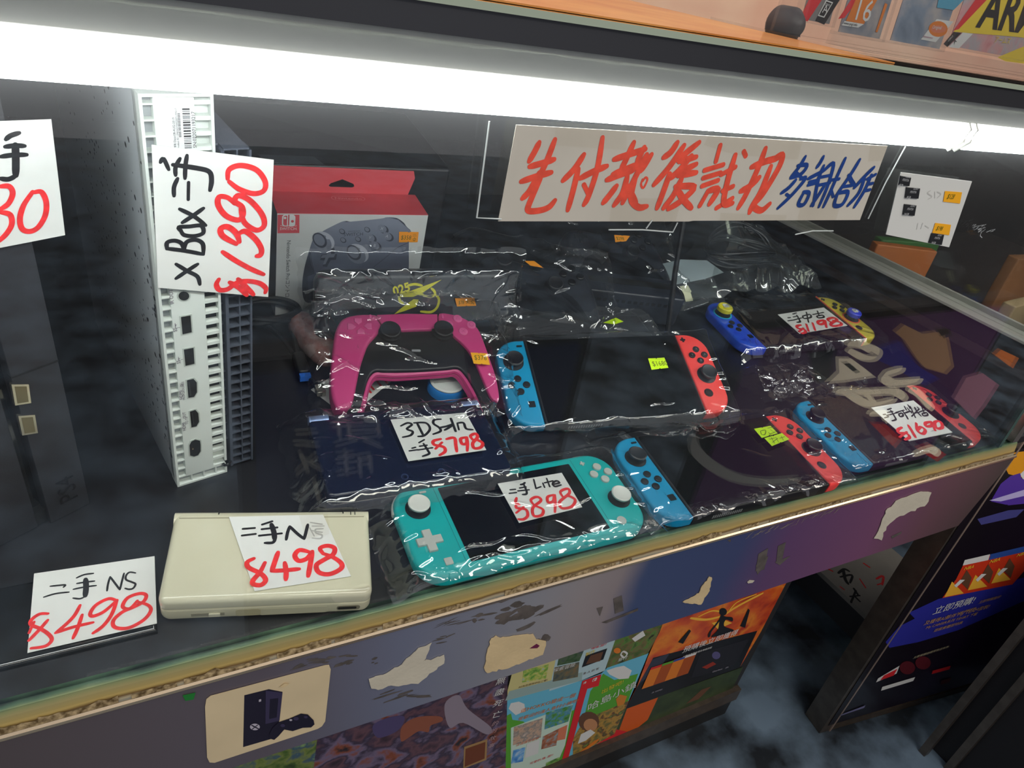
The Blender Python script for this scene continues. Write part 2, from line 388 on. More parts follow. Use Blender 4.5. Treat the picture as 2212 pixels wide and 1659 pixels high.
for P in ([(945, 270), (998, 250), (1010, 345), (955, 365)], [(840, 330), (880, 320), (860, 380)], [(870, 420), (1100, 330), (1100, 345), (900, 425)], [(1840, 60), (1920, 0), (1900, 60), (1850, 120)], [(1960, 40), (2060, 0), (1990, 60)]): grime.flat(C4.pts(P), .00025 + .000001 * len(grime.f))
C5 = Crop(PF, 1520, 960, .42144)
for P in ([(280, 560), (330, 530), (310, 640), (265, 650)], [(380, 520), (420, 500), (400, 600), (370, 610)], [(960, 470), (1015, 445), (1010, 458), (965, 482)], [(120, 490), (140, 485), (135, 500)]): grime.flat(C5.pts(P), .00025 + .00001 * len(grime.f) / 10)
gl_ = obj('glue_residue', grime, mat('dark_residue', '#57504c', .7, var=.25, vscale=90), case, ci @ PF); gl_['kind'] = 'stuff'
scr = MB()
for k in range(34):
    a = 215 + k * 14 + rnd.uniform(-6, 6); y = 470 - k * 4.3 + rnd.uniform(-8, 8); scr.stroke(C5.pts([(a, y + 12), (a + rnd.uniform(14, 40), y - rnd.uniform(0, 14))]), rnd.uniform(.0004, .0012), .0003)
sc_ = obj('scratches', scr, mat('scratched_metal', '#b5a99c', .4, .5), case, ci @ PF); sc_['kind'] = 'stuff'
g = MB(); g.box(-.75, .888, .2532, .2582, .036, .372)
obj('front_glass', g, GLASS, case)
e = MB(); e.box(.888, .8945, .2530, .2584, .036, .372)
obj('glass_edge', e, mat('green_glass_edge', '#3f5a50', .15, spec=.8), case)
obj('side_wall', MB().box(.928, .948, .262, .905, .03, .147), DARKWOOD, case)
obj('side_wall_ridge', MB().box(.9255, .928, .262, .905, .108, .120), mat('brown_ridge', '#3a3130', .45), case)
obj('side_ledge', MB().box(.921, .962, .262, .905, .147, .150), mat('grey_aluminium', '#aaa7a0', .4, .25), case)
obj('side_ledge_lip', MB().box(.956, .962, .262, .905, .150, .156), mat('grey_aluminium', '#aaa7a0', .4, .25), case)
obj('side_glass', MB().box(.938, .942, .262, .885, .1505, .39), GLASS, case)
obj('corner_post', MB().box(.912, .924, .2515, .262, .040, .41), mat('corner_metal', '#8d8f88', .3, .8), case)
sk = MB(); sk.box(-.75, 1.3, .236, .243, .4055, .4165); obj('top_rail', sk, mat('dark_rail', '#3d3e43', .4, .4), case)
sk = MB(); sk.box(-.75, 1.0, .2432, .905, .4060, .4130); obj('case_ceiling', sk, mat('case_ceiling_board', '#55565a', .6), case)
lip = MB(); rnd = random.Random(11); pp = []
lip.box(-.75, 1.3, .239, .2432, .4030, .4055)
pts = [(x / 1000 - .1, .4030 - (.0012 + .0010 * noise.noise((x * .02, 3, 0)) + .0006 * rnd.random())) for x in range(0, 900, 5)]
lip.add([(x, .2428, z) for x, z in pts] + [(x, .2428, .4035) for x, z in pts], [(i, i + 1, len(pts) + i + 1, len(pts) + i) for i in range(len(pts) - 1)])
obj('caulk_bead', lip, mat('pale_caulk', '#c3c5bd', .45, var=.05, vscale=80), case)

# the tube light under the top of the counter
lamp = thing('tube_light', 'glowing white fluorescent tube and grey batten under the counter top', 'light', T(0, .262, Z0 + .380))
bt = MB(); bt.slab(rrect(2.1, .040, .002, 2, .30, .012), .0095, .0225, .001); obj('batten', bt, mat('grey_batten', '#d6d7cf', .4), lamp)
tb = MB(); tb.tube([(-.74, 0, 0), (1.28, 0, 0)], .0086, 16); obj('tube', tb, glow('tube_glow', (.97, 1, .99, 1), TUBE_STRENGTH), lamp)
cl = MB(); cl.tube([(.528, -.003, -.010), (.530, -.0102, -.002), (.531, -.0105, .006), (.531, -.006, .0105)], .0016, 6); cl.tube([(.536, -.003, -.010), (.538, -.0102, -.002), (.539, -.0105, .006), (.539, -.006, .0105)], .0016, 6)
obj('tube_clip', cl, mat('clear_clip', '#d6d8d0', .3), lamp)

# black gloss tray at the left end of the shelf
tr = MB(); tr.slab([(-.35, .280), (-.012, .280), (-.012, .338), (-.35, .338)], 0.0003, .0042, .0032, 0)
o = obj('gloss_tray', tr, BLACKG, None, shelf()); tag(o, 'low black gloss tray under the loose white tag at the left', 'tray')

# lower cabinet with its plinth
lc = thing('lower_cabinet', 'dark recessed base cabinet below the counter covered in game posters', 'cabinet', T(0, .44, 0))
obj('body', MB().box(-.75, .967, 0, .38, .09, .69), mat('dark_cabinet', '#2a2828', .5), lc)
obj('plinth', MB().box(-.75, .968, -.004, .38, 0.001, .055), mat('plinth_black', '#1b1b1c', .45), lc)
obj('plinth_rim', MB().box(-.75, .970, -.010, .38, .055, .088), mat('brown_metal_rim', '#564b41', .4, .4, var=.2), lc)
ts = Crop(front_plane(.4345), 1000, 1200, .34358)
P = ts.pts([(1395, 1160), (1440, 1120), (1540, 1080), (1620, 1055), (1605, 1095), (1520, 1140), (1410, 1200)]); F, P, _ = centred(front_plane(.4345), P)
o = obj('torn_tape', MB().prism(P, 0, .0006), mat('beige_tape', '#a8977c', .7, var=.1), None, F); tag(o, 'torn beige strip of tape on the dark plinth of the base cabinet', 'tape')
# right-hand cabinet turned a little towards the customer
t7 = math.radians(7); CABF = axes_frame((1.136, .332, 0), (math.cos(t7), -math.sin(t7), 0), (0, 0, 1))
rc = thing('poster_cabinet', 'dark metal-framed cabinet to the right carrying a sports game poster', 'cabinet', T(1.136, .332, 0))
ri = rc.matrix_basis.inverted()
obj('body', MB().box(.004, .62, .004, .95, -.04, -.004), mat('cabinet_dark', '#1a181b', .5), rc, ri @ CABF)
STEEL = mat('worn_steel', '#6f675f', .38, .75, var=.15, vscale=40)
obj('frame_post', MB().box(-.004, .021, .001, .95, -.04, .004), STEEL, rc, ri @ CABF)
obj('frame_edge', MB().box(.021, .025, .001, .95, -.01, .006), mat('bright_edge', '#c2ab9c', .3, .6), rc, ri @ CABF)
obj('frame_bottom', MB().box(.025, .62, .001, .020, -.01, .004), mat('brown_metal_rim', '#564b41'), rc, ri @ CABF)
# next cabinet, only its posts in view
nc = thing('end_cabinet', 'dark cabinet end with two worn steel posts at the lower right', 'cabinet', T(1.33, .19, 0))
ni = nc.matrix_basis.inverted()
obj('body', MB().box(1.345, 1.9, .06, .215, .001, .56), mat('cabinet_dark', '#1a181b'), nc, ni)
for x, y in ((1.318, .214), (1.338, .170)):
    obj('post', MB().box(x - .008, x + .006, y - .006, y + .008, .001, .57), STEEL, nc, ni)
wb = thing('written_box', 'white box with black and red brush writing under the counter', 'box', T(1.5, .55, .0))
wi = wb.matrix_basis.inverted(); WB = T(0, 0, Z0 - .715)
CW = Crop(WB, 1520, 960, .42144)
q = [(1.407, .455), (1.407, .70), (1.68, .70), (1.68, .455)]
b = MB(); b.prism(q, -.012, 0); obj('lid', b, mat('off_white_box', '#a9a49c', .6, var=.08, vscale=12), wb, wi @ WB)
b = MB(); b.prism(inset(ccw(q), .002), -.0845, -.0125); obj('body', b, mat('box_grey_side', '#4a4a4e', .6), wb, wi @ WB)
wr = MB(); wr.mat(INK)
for P, w in (([(690, 660), (720, 640), (745, 650)], 12), ([(715, 640), (725, 690), (740, 715)], 14), ([(700, 680), (760, 670), (750, 710)], 10), ([(770, 740), (790, 770)], 14), ([(750, 780), (800, 775)], 10), ([(780, 750), (755, 810)], 12), ([(775, 780), (800, 805)], 12), ([(865, 880), (880, 850), (905, 845)], 8), ([(915, 850), (910, 820), (930, 830)], 8), ([(940, 780), (945, 810), (960, 790)], 8)):
    wr.stroke(CW.pts(P), CW.size(P[0], w), .0003)
wr.mat(REDINK)
for P, w in (([(885, 690), (920, 675), (915, 720)], 10), ([(890, 720), (920, 710)], 8), ([(820, 610), (850, 630)], 10), ([(800, 690), (830, 735)], 8), ([(700, 730), (720, 745)], 8), ([(640, 640), (660, 650)], 10)):
    wr.stroke(CW.pts(P), CW.size(P[0], w), .0003)
obj('brush_writing', wr, None, wb, wi @ WB)

# ------------------------------------------------------------------ consoles
def joycon(parent, side, m, z=0., cap=None, btn=BTN, ring=None):
    """side -1 = left controller, +1 = right; the tablet's edge is at 86.5 mm."""
    s = side; x0 = s * .0867; x1 = s * .1195; cx = (x0 + x1) / 2
    r = (.024, .0, .0, .024) if s > 0 else (.0, .024, .024, .0)
    b = MB().mat(m); b.slab(rrect(abs(x1 - x0), .1015, r, 8, cx, 0), 0, .0139, .0032, .0032); 
    o = obj('left_controller' if s < 0 else 'right_controller', b, None, parent)
    zz = .0139; sy = .0235 if s < 0 else -.0045; by = -.0045 if s < 0 else .0215
    sx = s * .1035
    st = MB().mat(BLACKP); st.lathe([(.0105, zz - .001), (.0105, zz + .0004), (.0095, zz + .0005), (.0062, zz + .0012), (.0052, zz + .0045), (.0085, zz + .0058), (.0088, zz + .0075), (.0078, zz + .0082), (.006, zz + .0077), (0.0005, zz + .0074)], 28, sx, sy)
    so = obj('thumbstick', st, None, o)
    if ring: obj('stick_ring', MB().slab(circle(.0125, 28, sx, sy), zz, zz + .0003), ring, o)
    if cap:
        c = MB(); c.lathe([(.0092, zz + .0052), (.0100, zz + .006), (.0100, zz + .0105), (.0088, zz + .0118), (0.0005, zz + .0122)], 28, sx, sy); co = obj('stick_cap', c, cap[0], o)
        p = MB(); p.slab([(sx + a * .0052, sy + b_ * .0052) for a, b_ in ((-.9, -.3), (-.8, .6), (-.2, 1), (.5, .9), (.95, .3), (.8, -.6), (.45, -.35), (.2, -.8), (-.1, -.4), (-.5, -.8))], zz + .0119, zz + .0126); obj('cap_print', p, CREAMB, co)
    for k, (a, b_) in enumerate(((0, 1), (1, 0), (0, -1), (-1, 0))):
        p = MB().mat(btn); p.slab(circle(.0037, 20, sx + a * .0075, by + b_ * .0075), zz - .0006, zz + .0016, .0006, 0)
        bo = obj('direction_button' if s < 0 else 'face_button', p, None, o)
        if s > 0:
            L = MB(); L.text('XABY'[k], .0040, sx + a * .0075, by + b_ * .0075 - .0014, zz + .0017, 0, 'CENTER'); obj('letter', L, mat('button_letter', '#8b8f94', .5), bo)
        else:
            q = {0: 90, 1: 0, 2: -90, 3: 180}[k]; L = MB(); L.flat([(sx + a * .0075 + .0008 * math.cos(math.radians(q + d)), by + b_ * .0075 + .0008 * math.sin(math.radians(q + d))) for d in (0, 120, 240)], zz + .0017); obj('arrow_mark', L, mat('arrow_grey', '#3a3d42', .5), bo)
    ux = s * .0925
    if s < 0:
        obj('minus_button', MB().slab(rrect(.0058, .0018, .0004, 2, ux - .001, .0425), zz - .0004, zz + .0009), btn, o)
        obj('capture_button', MB().slab(rrect(.0066, .0066, .0006, 3, s * .0955, -.0270), zz - .0004, zz + .0008), btn, o)
    else:
        p = MB(); p.slab([(ux + a * .0009 * 1 + 0, .0425 + b_ * .0009) for a, b_ in ((1, 1), (3.2, 1), (3.2, -1), (1, -1), (1, -3.2), (-1, -3.2), (-1, -1), (-3.2, -1), (-3.2, 1), (-1, 1), (-1, 3.2), (1, 3.2))], zz - .0004, zz + .0009); obj('plus_button', p, btn, o)
        p = MB(); p.lathe([(.0050, zz - .0005), (.0050, zz + .0003), (.0038, zz + .0004), (.0036, zz + .0009), (.0003, zz + .001)], 24, s * .0975, -.0265); obj('home_button', p, btn, o)
    return o
def console(label, frame, cl, cr, wide=.173, body=BLACKP, left=True, right=True, **kw):
    t = thing('handheld_console', label, 'game console', frame, 'handheld consoles with detachable controllers')
    b = MB(); b.slab(rrect(wide - .0002, .1015, .002, 3), .0002, .0137, .0012, .0012)
    bo = obj('tablet', b, body, t)
    s = MB(); s.slab(rrect(wide - .004, .0985, .0025, 3), .0137, .0140, .0002, 0); obj('screen', s, SCREEN, bo)
    p = MB(); p.slab(rrect(.009, .0005, .0002, 2, -.055, 0), 0, .006)
    vent = MB()
    for k in range(14): vent.box(-.062 + k * .0026, -.0606 + k * .0026, -.0511, -.0506, .004, .0078)
    obj('label_strip', vent, mat('strip_grey', '#8a8c8c', .5), bo)
    if left: joycon(t, -1, cl, **kw.get('lk', {}))
    if right: joycon(t, 1, cr, **kw.get('rk', {}))
    return t
def rotvec(x, y, z):
    v = Vector((x, y, z)); return Matrix.Rotation(v.length, 4, v.normalized())
# pose measured at the plane of the screens; the case is 14 mm thick below it
S2F = SHELF @ T(.420, .425, .035) @ rotvec(.26, -.104, -.169) @ T(0, 0, -.014)
S1F = SHELF @ T(.770, .508, .017) @ rotvec(-.01, -.02, -.055) @ T(0, 0, -.0135)
S3F = SHELF @ T(.4965, .3077, .0004) @ RZ(-1.0)
S4F = SHELF @ T(.7490, .3160, .0004) @ RZ(-1.1)
DBLUE = mat('deep_blue_clear_plastic', '#2146cf', .25, coat=.5, vscale=70, col2='#2f5fe0')
YELLOW = mat('yellow_clear_plastic', '#dcc62a', .3, coat=.4, vscale=60, col2='#e8d84a')
console('large propped-up console in the middle with blue and red controllers and bare black screen', S2F, BLUE, RED)
s1 = console('console with a deep blue and a yellow controller behind the others at the right', S1F, DBLUE, YELLOW,
        lk=dict(cap=(mat('yellow_cap', '#e6dc22', .45),), ring=mat('cyan_ring', '#0fb4d8', .4)), rk=dict(cap=(mat('blue_cap', '#3440c8', .45),), ring=mat('coral_ring', '#ff6a4d', .4)))
e = MB()
for sx in (-1,): e.box(.0862, .0875, -.051, .051, .0015, .0146)
obj('controller_edge', e, mat('coral_ring', '#ff6a4d'), s1)
console('console lying at the front edge with two lime stickers on its screen', S3F, BLUE, RED)
console('console at the right end of the front row under a large 1690 tag', S4F, BLUE, RED)
# the small one-piece console
LF = SHELF @ T(.2613, .3045, .0004) @ RZ(-.26)
lite = thing('compact_console', 'turquoise compact console with pale grey buttons at the front edge', 'game console', LF)
b = MB(); b.slab(rrect(.208, .0911, .0235, 10), 0, .0139, .0038, .0045); lb = obj('body', b, TURQ, lite)
b = MB(); b.slab(rrect(.126, .0745, .001, 2), .0139, .0142, .0001, 0); obj('screen', b, SCREEN, lb)
zz = .0139
for sx, sy in ((-.0855, .0205), (.0885, -.0105)):
    st = MB().mat(BLACKP); st.lathe([(.0102, zz - .001), (.0102, zz + .0004), (.0095, zz + .0004), (.006, zz + .001), (.0052, zz + .0045)], 28, sx, sy); so = obj('thumbstick', st, None, lb)
    st = MB().mat(CREAMB); st.lathe([(.0052, zz + .0045), (.0085, zz + .0056), (.0088, zz + .0074), (.0078, zz + .0081), (.006, zz + .0076), (.0004, zz + .0074)], 28, sx, sy); obj('stick_top', st, None, so)
def plus(cx, cy, a, l): return [(cx + x * a, cy + y * a) for x, y in ((1, 1), (l, 1), (l, -1), (1, -1), (1, -l), (-1, -l), (-1, -1), (-l, -1), (-l, 1), (-1, 1), (-1, l), (1, l))]
obj('direction_pad', MB().slab(plus(-.0872, -.0115, .0034, 2.95), zz - .0005, zz + .0022, .0006, 0), CREAMB, lb)
for a, b_ in ((0, 1), (1, 0), (0, -1), (-1, 0)): obj('face_button', MB().slab(circle(.0040, 22, .0875 + a * .0076, .0200 + b_ * .0076), zz - .0005, zz + .0018, .0006, 0), CREAMB, lb)
obj('minus_button', MB().slab(rrect(.0058, .0018, .0004, 2, -.0765, .0355), zz - .0004, zz + .0009), CREAMB, lb)
obj('plus_button', MB().slab(plus(.0757, .0345, .0008, 3), zz - .0004, zz + .0009), CREAMB, lb)
obj('capture_button', MB().slab(rrect(.0062, .0062, .0006, 3, -.0795, -.0325), zz - .0004, zz + .0008), CREAMB, lb)
obj('home_button', MB().slab(circle(.0042, 20, .0775, -.0325), zz - .0004, zz + .0008), CREAMB, lb)
gr = MB()
for sx in (-.0665, .0665): gr.box(sx - .0002, sx + .0002, -.0415, .0415, zz, zz + .00012)
obj('seam_line', gr, mat('turquoise_seam', '#04807f', .5), lb)
gr = MB(); gr.box(-.078, -.056, -.0457, -.0452, .0035, .0046); gr.box(-.045, .02, -.0457, -.0453, .0044, .0060); obj('bottom_label', gr, mat('strip_teal', '#3c8c88', .5), lb)
# shoulder edges show pale at the two far corners
for sx in (-1, 1):
    P = [(sx * .074, .0452), (sx * .0835, .0448), (sx * .0935, .0405), (sx * .1005, .032), (sx * .1035, .022)]
    obj('shoulder_trigger', MB().tube([(x, y, .0085) for x, y in P], .0024, 8, 4), CREAMB, lb)

# cream clamshell console
DF = SHELF @ T(.0628, .3085, .0006) @ RZ(-13.6)
ds = thing('clamshell_console', 'yellowed cream clamshell console lying closed at the front left', 'game console', DF)
b = MB(); b.slab(rrect(.133, .0739, .007, 6), 0, .0112, .0012, .003); base = obj('lower_half', b, CREAM2, ds)
b = MB(); b.slab(rrect(.133, .0715, .006, 6, 0, -.0012), .0116, .0218, .0040, .0012); lid = obj('lid', b, CREAM, ds)
b = MB(); b.slab(rrect(.126, .0008, .0002, 2, 0, .0292), .0218, .02185); obj('hinge_line', b, mat('cream_groove', '#8d8870', .6), lid)
for x0, x1, rr in ((-.0665, -.0385, .0062), (-.0375, .0475, .0060), (.0485, .0665, .0062)):
    b = MB(); b.tube([(x0, .0315, .0152), (x1, .0315, .0152)], rr, 16); obj('hinge_barrel', b, CREAM, ds)
for dx in (.0535, .0565):
    b = MB(); b.slab(rrect(.0007, .006, .0003, 2, dx, .0318), .0213, .0217); obj('hinge_mark', b, mat('dark_mark', '#3a3933', .6), ds)
f = MB()
f.box(-.0475, -.0275, -.03725, -.0368, .0042, .0072); obj('volume_slot', f, mat('cream_groove', '#8d8870'), base)
f = MB(); f.slab(rrect(.007, .003, .0006, 3, 0, 0), 0, .0010); obj('volume_slider', f, CREAM, base, axes_frame((-.0335, -.0372, .0057), (1, 0, 0), (0, 0, 1)))
f = MB(); f.slab(rrect(.0155, .0048, .0020, 4), 0, .0002); j = obj('headphone_jack', f, mat('cream_recess', '#7c7865', .6), base, axes_frame((.0515, -.0370, .0062), (1, 0, 0), (0, 0, 1)))
f = MB(); f.slab(rrect(.0125, .0024, .0010, 3, -.0008, 0), .0002, .0004); obj('jack_hole', f, HOLE, j)
f = MB(); f.slab(rrect(.0155, .0072, .0020, 4), 0, .0002); obj('smudge_mark', f, mat('cream_smudge', '#b9b18f', .5), base, axes_frame((-.0130, -.0370, .0060), (1, 0, 0), (0, 0, 1)))
f = MB(); f.box(-.005, .037, -.0371, -.0368, .0020, .0090); obj('cartridge_cover', f, CREAM2, base)
# dark blue clamshell console in its bag
TF = SHELF @ T(.1905, .388, .0004) @ RZ(-2.5)
NAVY = mat('midnight_blue_plastic', '#101a33', .22, coat=.5)
td = thing('clamshell_console', 'midnight blue large clamshell console lying closed in a bag', 'game console', TF)
b = MB(); b.slab(rrect(.156, .0885, .006, 6), 0, .0105, .002, .003); base = obj('lower_half', b, NAVY, td)
b = MB(); b.slab(rrect(.156, .0885, .006, 6), .0109, .0215, .0028, .001); lid = obj('lid', b, NAVY, td)
for x0, x1 in ((-.0770, -.061), (.061, .0770)):
    b = MB(); b.tube([(x0, .0425, .0175), (x1, .0425, .0175)], .0052, 14); obj('hinge_barrel', b, mat('steel_blue_metal', '#8fa6d4', .3, .4), td)
b = MB(); b.tube([(-.0605, .0425, .0165), (.0605, .0425, .0165)], .0050, 14); obj('hinge_barrel', b, NAVY, td)
for dx in (-.052, .052):
    b = MB(); b.lathe([(.0031, .0215), (.0031, .0219), (.0025, .0219), (.0022, .0215)], 18, dx * .3 + .0, -.035); obj('lens_ring', b, mat('ring_navy', '#26365c', .3), lid)

# white tower console standing on its side, its back to the customer
XA = math.degrees(math.atan2(.0125, .057))
XF = SHELF @ T(.0108, .4005, .0004) @ RZ(XA)
xb = thing('home_console', 'white and dark grey home console standing on end with its ports facing out', 'game console', XF)
W_ = .0372; H_ = .2950; D_ = .228
shade = mat('shaded_perforated_shell', '#a3a8ac', .5, bump=.12, bscale=900)  # white plastic, greyed in its base colour to match its shaded side
b = MB().mat(shade); b.slab(rrect(W_ - .0015, H_, .0015, 2, (W_ - .0015) / 2 + .0, H_ / 2), -D_, -.0055, .001, .002); shell = obj('white_shell', b, None, xb, RX(90))
dots = MB(); rnd = random.Random(8)
for _ in range(330):
    u = rnd.random() ** 1.15 * .18 + .006; v = rnd.uniform(.03, .285) * (1 if rnd.random() < .6 else .8); r = rnd.choice([.0006, .0008, .0010, .0013, .0018 if u < .05 else .0009])
    dots.flat(circle(r, 8, -u, v), 0)
obj('vent_holes', dots, HOLE, xb, axes_frame((-.0002, 0, 0), (0, -1, 0), (0, 0, 1)))
XP = axes_frame((0, 0, 0), (1, 0, 0), (0, 0, 1))                    # back face: u to the right, v up, n to the customer
fr = MB()
fr.prism([(0, 0), (W_, 0), (W_, .0016), (0, .0016)], -.012, 0); fr.prism([(0, H_ - .0016), (W_, H_ - .0016), (W_, H_), (0, H_)], -.012, 0)
fr.prism([(0, .0016), (.0016, .0016), (.0016, H_ - .0016), (0, H_ - .0016)], -.012, 0); fr.prism([(W_ - .0016, .0135), (W_, .0135), (W_, H_ - .0016), (W_ - .0016, H_ - .0016)], -.012, 0)
fr.prism([(W_ - .0016, .0016), (W_, .0016), (W_, .0075), (W_ - .0016, .0075)], -.012, 0)
obj('rear_frame', fr, WHITEP, xb, XP)
pl = MB(); pl.slab(rrect(.0205, H_ - .0105, .0006, 2, .0068 + .01025, .0085 + (H_ - .0105) / 2), -.008, -.0004, .0003, 0); plate = obj('port_plate', pl, WHITEP, xb, XP)
fins = MB()
for k in range(34):
    y = .0085 + k * .0085
    fins.prism([(.0016, y), (.0068, y), (.0068, y + .0010), (.0016, y + .0010)], -.008, -.0008)
for x in (.0105, .0195, .0285): fins.prism([(x, .0016), (x + .0010, .0016), (x + .0010, .0085), (x, .0085)], -.008, -.001)
fins.prism([(.0016, .0016), (.0068, .0016), (.0068, H_ - .002), (.0016, H_ - .002)], -.0115, -.0085)
fins.prism([(.0068, .0016), (W_ - .0016, .0016), (W_ - .0016, .0085), (.0068, .0085)], -.0115, -.0085)
obj('edge_fins', fins, WHITEP, xb, XP)
sl = MB()
for k in range(34):
    y = .0085 + k * .0085
    sl.prism([(.0273, y), (W_ - .0016, y), (W_ - .0016, y + .0024), (.0273, y + .0024)], -.006, -.0008)
obj('vent_bars', sl, WHITEP, xb, XP)
sl = MB(); sl.prism([(.0273, .022), (W_ - .0016, .022), (W_ - .0016, .252), (.0273, .252)], -.009, -.0052); obj('vent_dark', sl, HOLE, xb, XP)
sl = MB(); sl.prism([(.0273, .0085), (W_ - .0016, .0085), (W_ - .0016, .022), (.0273, .022)], -.009, -.005); sl.prism([(.0273, .252), (W_ - .0016, .252), (W_ - .0016, H_ - .0016), (.0273, H_ - .0016)], -.009, -.005); obj('vent_blank', sl, WHITEP, xb, XP)
XW = xb.matrix_basis @ XP @ T(0, 0, -.0004)
CX = Crop(XW, 280, 600, .28329)
rimm = mat('port_rim', '#b9c1bb', .5)
def port(name, poly, grow=.0009):
    P = ccw(CX.pts(poly)); r = MB(); r.slab(inset(P, -grow), -.0004, -.0001); ro = obj(name, r, rimm, plate)
    h = MB(); h.slab(P, 0, .00012); obj('opening', h, HOLE, ro); return P, ro
port('usb_port', [(390, 297), (462, 285), (472, 412), (402, 428)]); port('usb_port', [(412, 545), (485, 532), (493, 652), (425, 668)])
P, ro = port('hdmi_port', [(436, 780), (485, 768), (510, 795), (512, 870), (490, 905), (447, 912)])
obj('contact_bar', MB().slab(inset(ccw(CX.pts([(440, 790), (455, 788), (468, 890), (455, 893)])), 0), .00013, .0006), BTN, ro)
P, ro = port('hdmi_port', [(458, 1018), (500, 1005), (522, 1030), (528, 1095), (508, 1130), (470, 1138)])
obj('contact_bar', MB().slab(CX.pts([(470, 1030), (480, 1028), (490, 1110), (482, 1112)]), .00013, .0006), BTN, ro)
port('infrared_jack', [(412 + 41 * math.cos(a * math.pi / 8), 136 + 34 * math.sin(a * math.pi / 8)) for a in range(16)])
P, ro = port('power_socket', [(455, 1275), (470, 1245), (500, 1232), (535, 1240), (540, 1270), (540, 1320), (520, 1350), (490, 1360), (460, 1352)])
obj('socket_pin', MB().slab(circle(.0006, 10, *measure(XW, CX.px((478, 1298)))), .0001, .001), mat('bright_metal', '#d9c3a5'), ro)
tx = MB(); PR = mat('port_print', '#4a3550', .5)
def xtext(s, p, size): tx.text(s, size, *measure(XW, CX.px(p)), .0002, math.radians(90))
xtext('IR OUT', (336, 196), .0034); xtext('SS', (360, 405), .0034); xtext('2', (380, 380), .0022); xtext('SS', (386, 650), .0034); xtext('1', (406, 622), .0022)
xtext('HDMI', (405, 922), .0033); xtext('IN', (404, 825), .0028); xtext('FROM SAT/CABLE', (422, 925), .0021); xtext('HDMI', (428, 1160), .0033); xtext('OUT', (427, 1066), .0028); xtext('TO TV', (446, 1112), .0026)
for y0, y1 in ((345, 375), (600, 630)):
    tx.stroke(CX.pts([(348 + (y0 > 500) * 25, y1), (344 + (y0 > 500) * 25, y0)]), .0004, .0002); tx.stroke(CX.pts([(346 + (y0 > 500) * 25, (y0 + y1) / 2 + 5), (355 + (y0 > 500) * 25, y0 + 8)]), .0004, .0002)
obj('port_lettering', tx, PR, plate)
# serial label at the top
lb = MB(); lb.slab([(.0072, .238), (.0268, .238), (.0268, .290), (.0072, .290)], -.0004, -.0002); lab = obj('serial_label', lb, mat('label_white', '#dcdfe0', .4), xb, XP)
bc = MB(); rnd = random.Random(2); y = .2655
while y < .2875:
    w = rnd.choice([.0003, .0003, .0006, .0009]); bc.flat([(.0208, y), (.0246, y), (.0246, y + w), (.0208, y + w)], 0); y += w + rnd.choice([.0003, .0005, .0007])
y = .272
while y < .2845:
    w = rnd.choice([.0002, .0004]); bc.flat([(.0183, y), (.0196, y), (.0196, y + w), (.0183, y + w)], 0); y += w + .0004
bc.text('SN:022071193217', .0027, .0272, .2655, 0, math.radians(90)); bc.text('MFR Date:08-AUG-2019', .0017, .0166, .2655, 0, math.radians(90)); bc.text('Product ID 1396262225022071193217', .0014, .0181, .2655, 0, math.radians(90))
obj('barcode', bc, INK, lab)
v = MB(); v.flat([(.0250, .2585), (.0268, .2585), (.0268, .2600), (.0250, .2600)], 0); obj('violet_mark', v, mat('violet_print', '#8a3fa5', .5), lab)
# dark half
GW = .0585
b = MB(); b.slab(rrect(GW - .0400, .258, .0015, 2, .0400 + (GW - .0400) / 2, .129 + .004), -D_, -.012, .001, .001); dk = obj('dark_shell', b, DGREY, xb, XP @ Matrix())
gr = MB()
gr.prism([(.0408, .003), (.0428, .003), (.0428, .262), (.0408, .262)], -.012, -.002); gr.prism([(GW - .0012, .003), (GW, .003), (GW, .262), (GW - .0012, .262)], -.012, -.002); gr.prism([(.0500, .003), (.0508, .003), (.0508, .262), (.0500, .262)], -.012, -.0028)
for k in range(32):
    y = .003 + k * .00835; gr.prism([(.0428, y), (GW - .0012, y), (GW - .0012, y + .0011), (.0428, y + .0011)], -.012, -.0030)
    if k > 2: gr.prism([(W_ + .0002, y + .002), (.0406, y + .002), (.0406, y + .0033), (W_ + .0002, y + .0033)], -.012, -.006)
obj('rear_grille', gr, DGREY, dk)
gr = MB()
for k in range(2, 26): y = .003 + k * .00835; gr.prism([(.0436, y + .002), (.0498, y + .002), (.0498, y + .0078), (.0436, y + .0078)], -.0119, -.0112); gr.prism([(.0512, y + .002), (.0524, y + .002), (.0524, y + .0078), (.0512, y + .0078)], -.0119, -.0112)
obj('grille_openings', gr, HOLE, dk)
ho = MB(); ho.tube([(.0372 + .0028 * math.cos(math.radians(a)), .0105 + .0030 * math.sin(math.radians(a)), -.0005) for a in range(-180, 20, 20)], .0011, 8); obj('lock_hook', ho, BLACKP, dk)

# black tower console at the far left
PF_ = SHELF @ axes_frame((-.0470, .3985, .0004), (.876, .481, 0), (0, 0, 1))
ps = thing('home_console', 'black home console standing on end at the far left edge', 'game console', SHELF @ T(-.047, .3985, .0004))
pi_ = ps.matrix_basis.inverted() @ PF_
MBK = mat('matt_black_shell', '#24252b', .55, bump=.15, bscale=1200)
b = MB(); b.slab(rrect(.0265, .305, .0006, 2, -.01325, .1525), -.27, 0, .0005, 0); half = obj('right_half', b, MBK, ps, pi_)
b = MB(); b.slab(rrect(.046, .305, .0006, 2, -.0565, .1525), -.27, -.003, .0005, 0); obj('left_half', b, MBK, ps, pi_)
b = MB(); b.prism([(-.0336, .001), (-.0264, .001), (-.0264, .304), (-.0336, .304)], -.26, -.010); core = obj('dark_groove', b, BLACKG, ps, pi_)
b = MB(); b.prism([(-.0338, .001), (-.0262, .001), (-.0262, .012), (-.0338, .012)], -.02, -.0035); obj('groove_foot', b, BLACKP, ps, pi_)
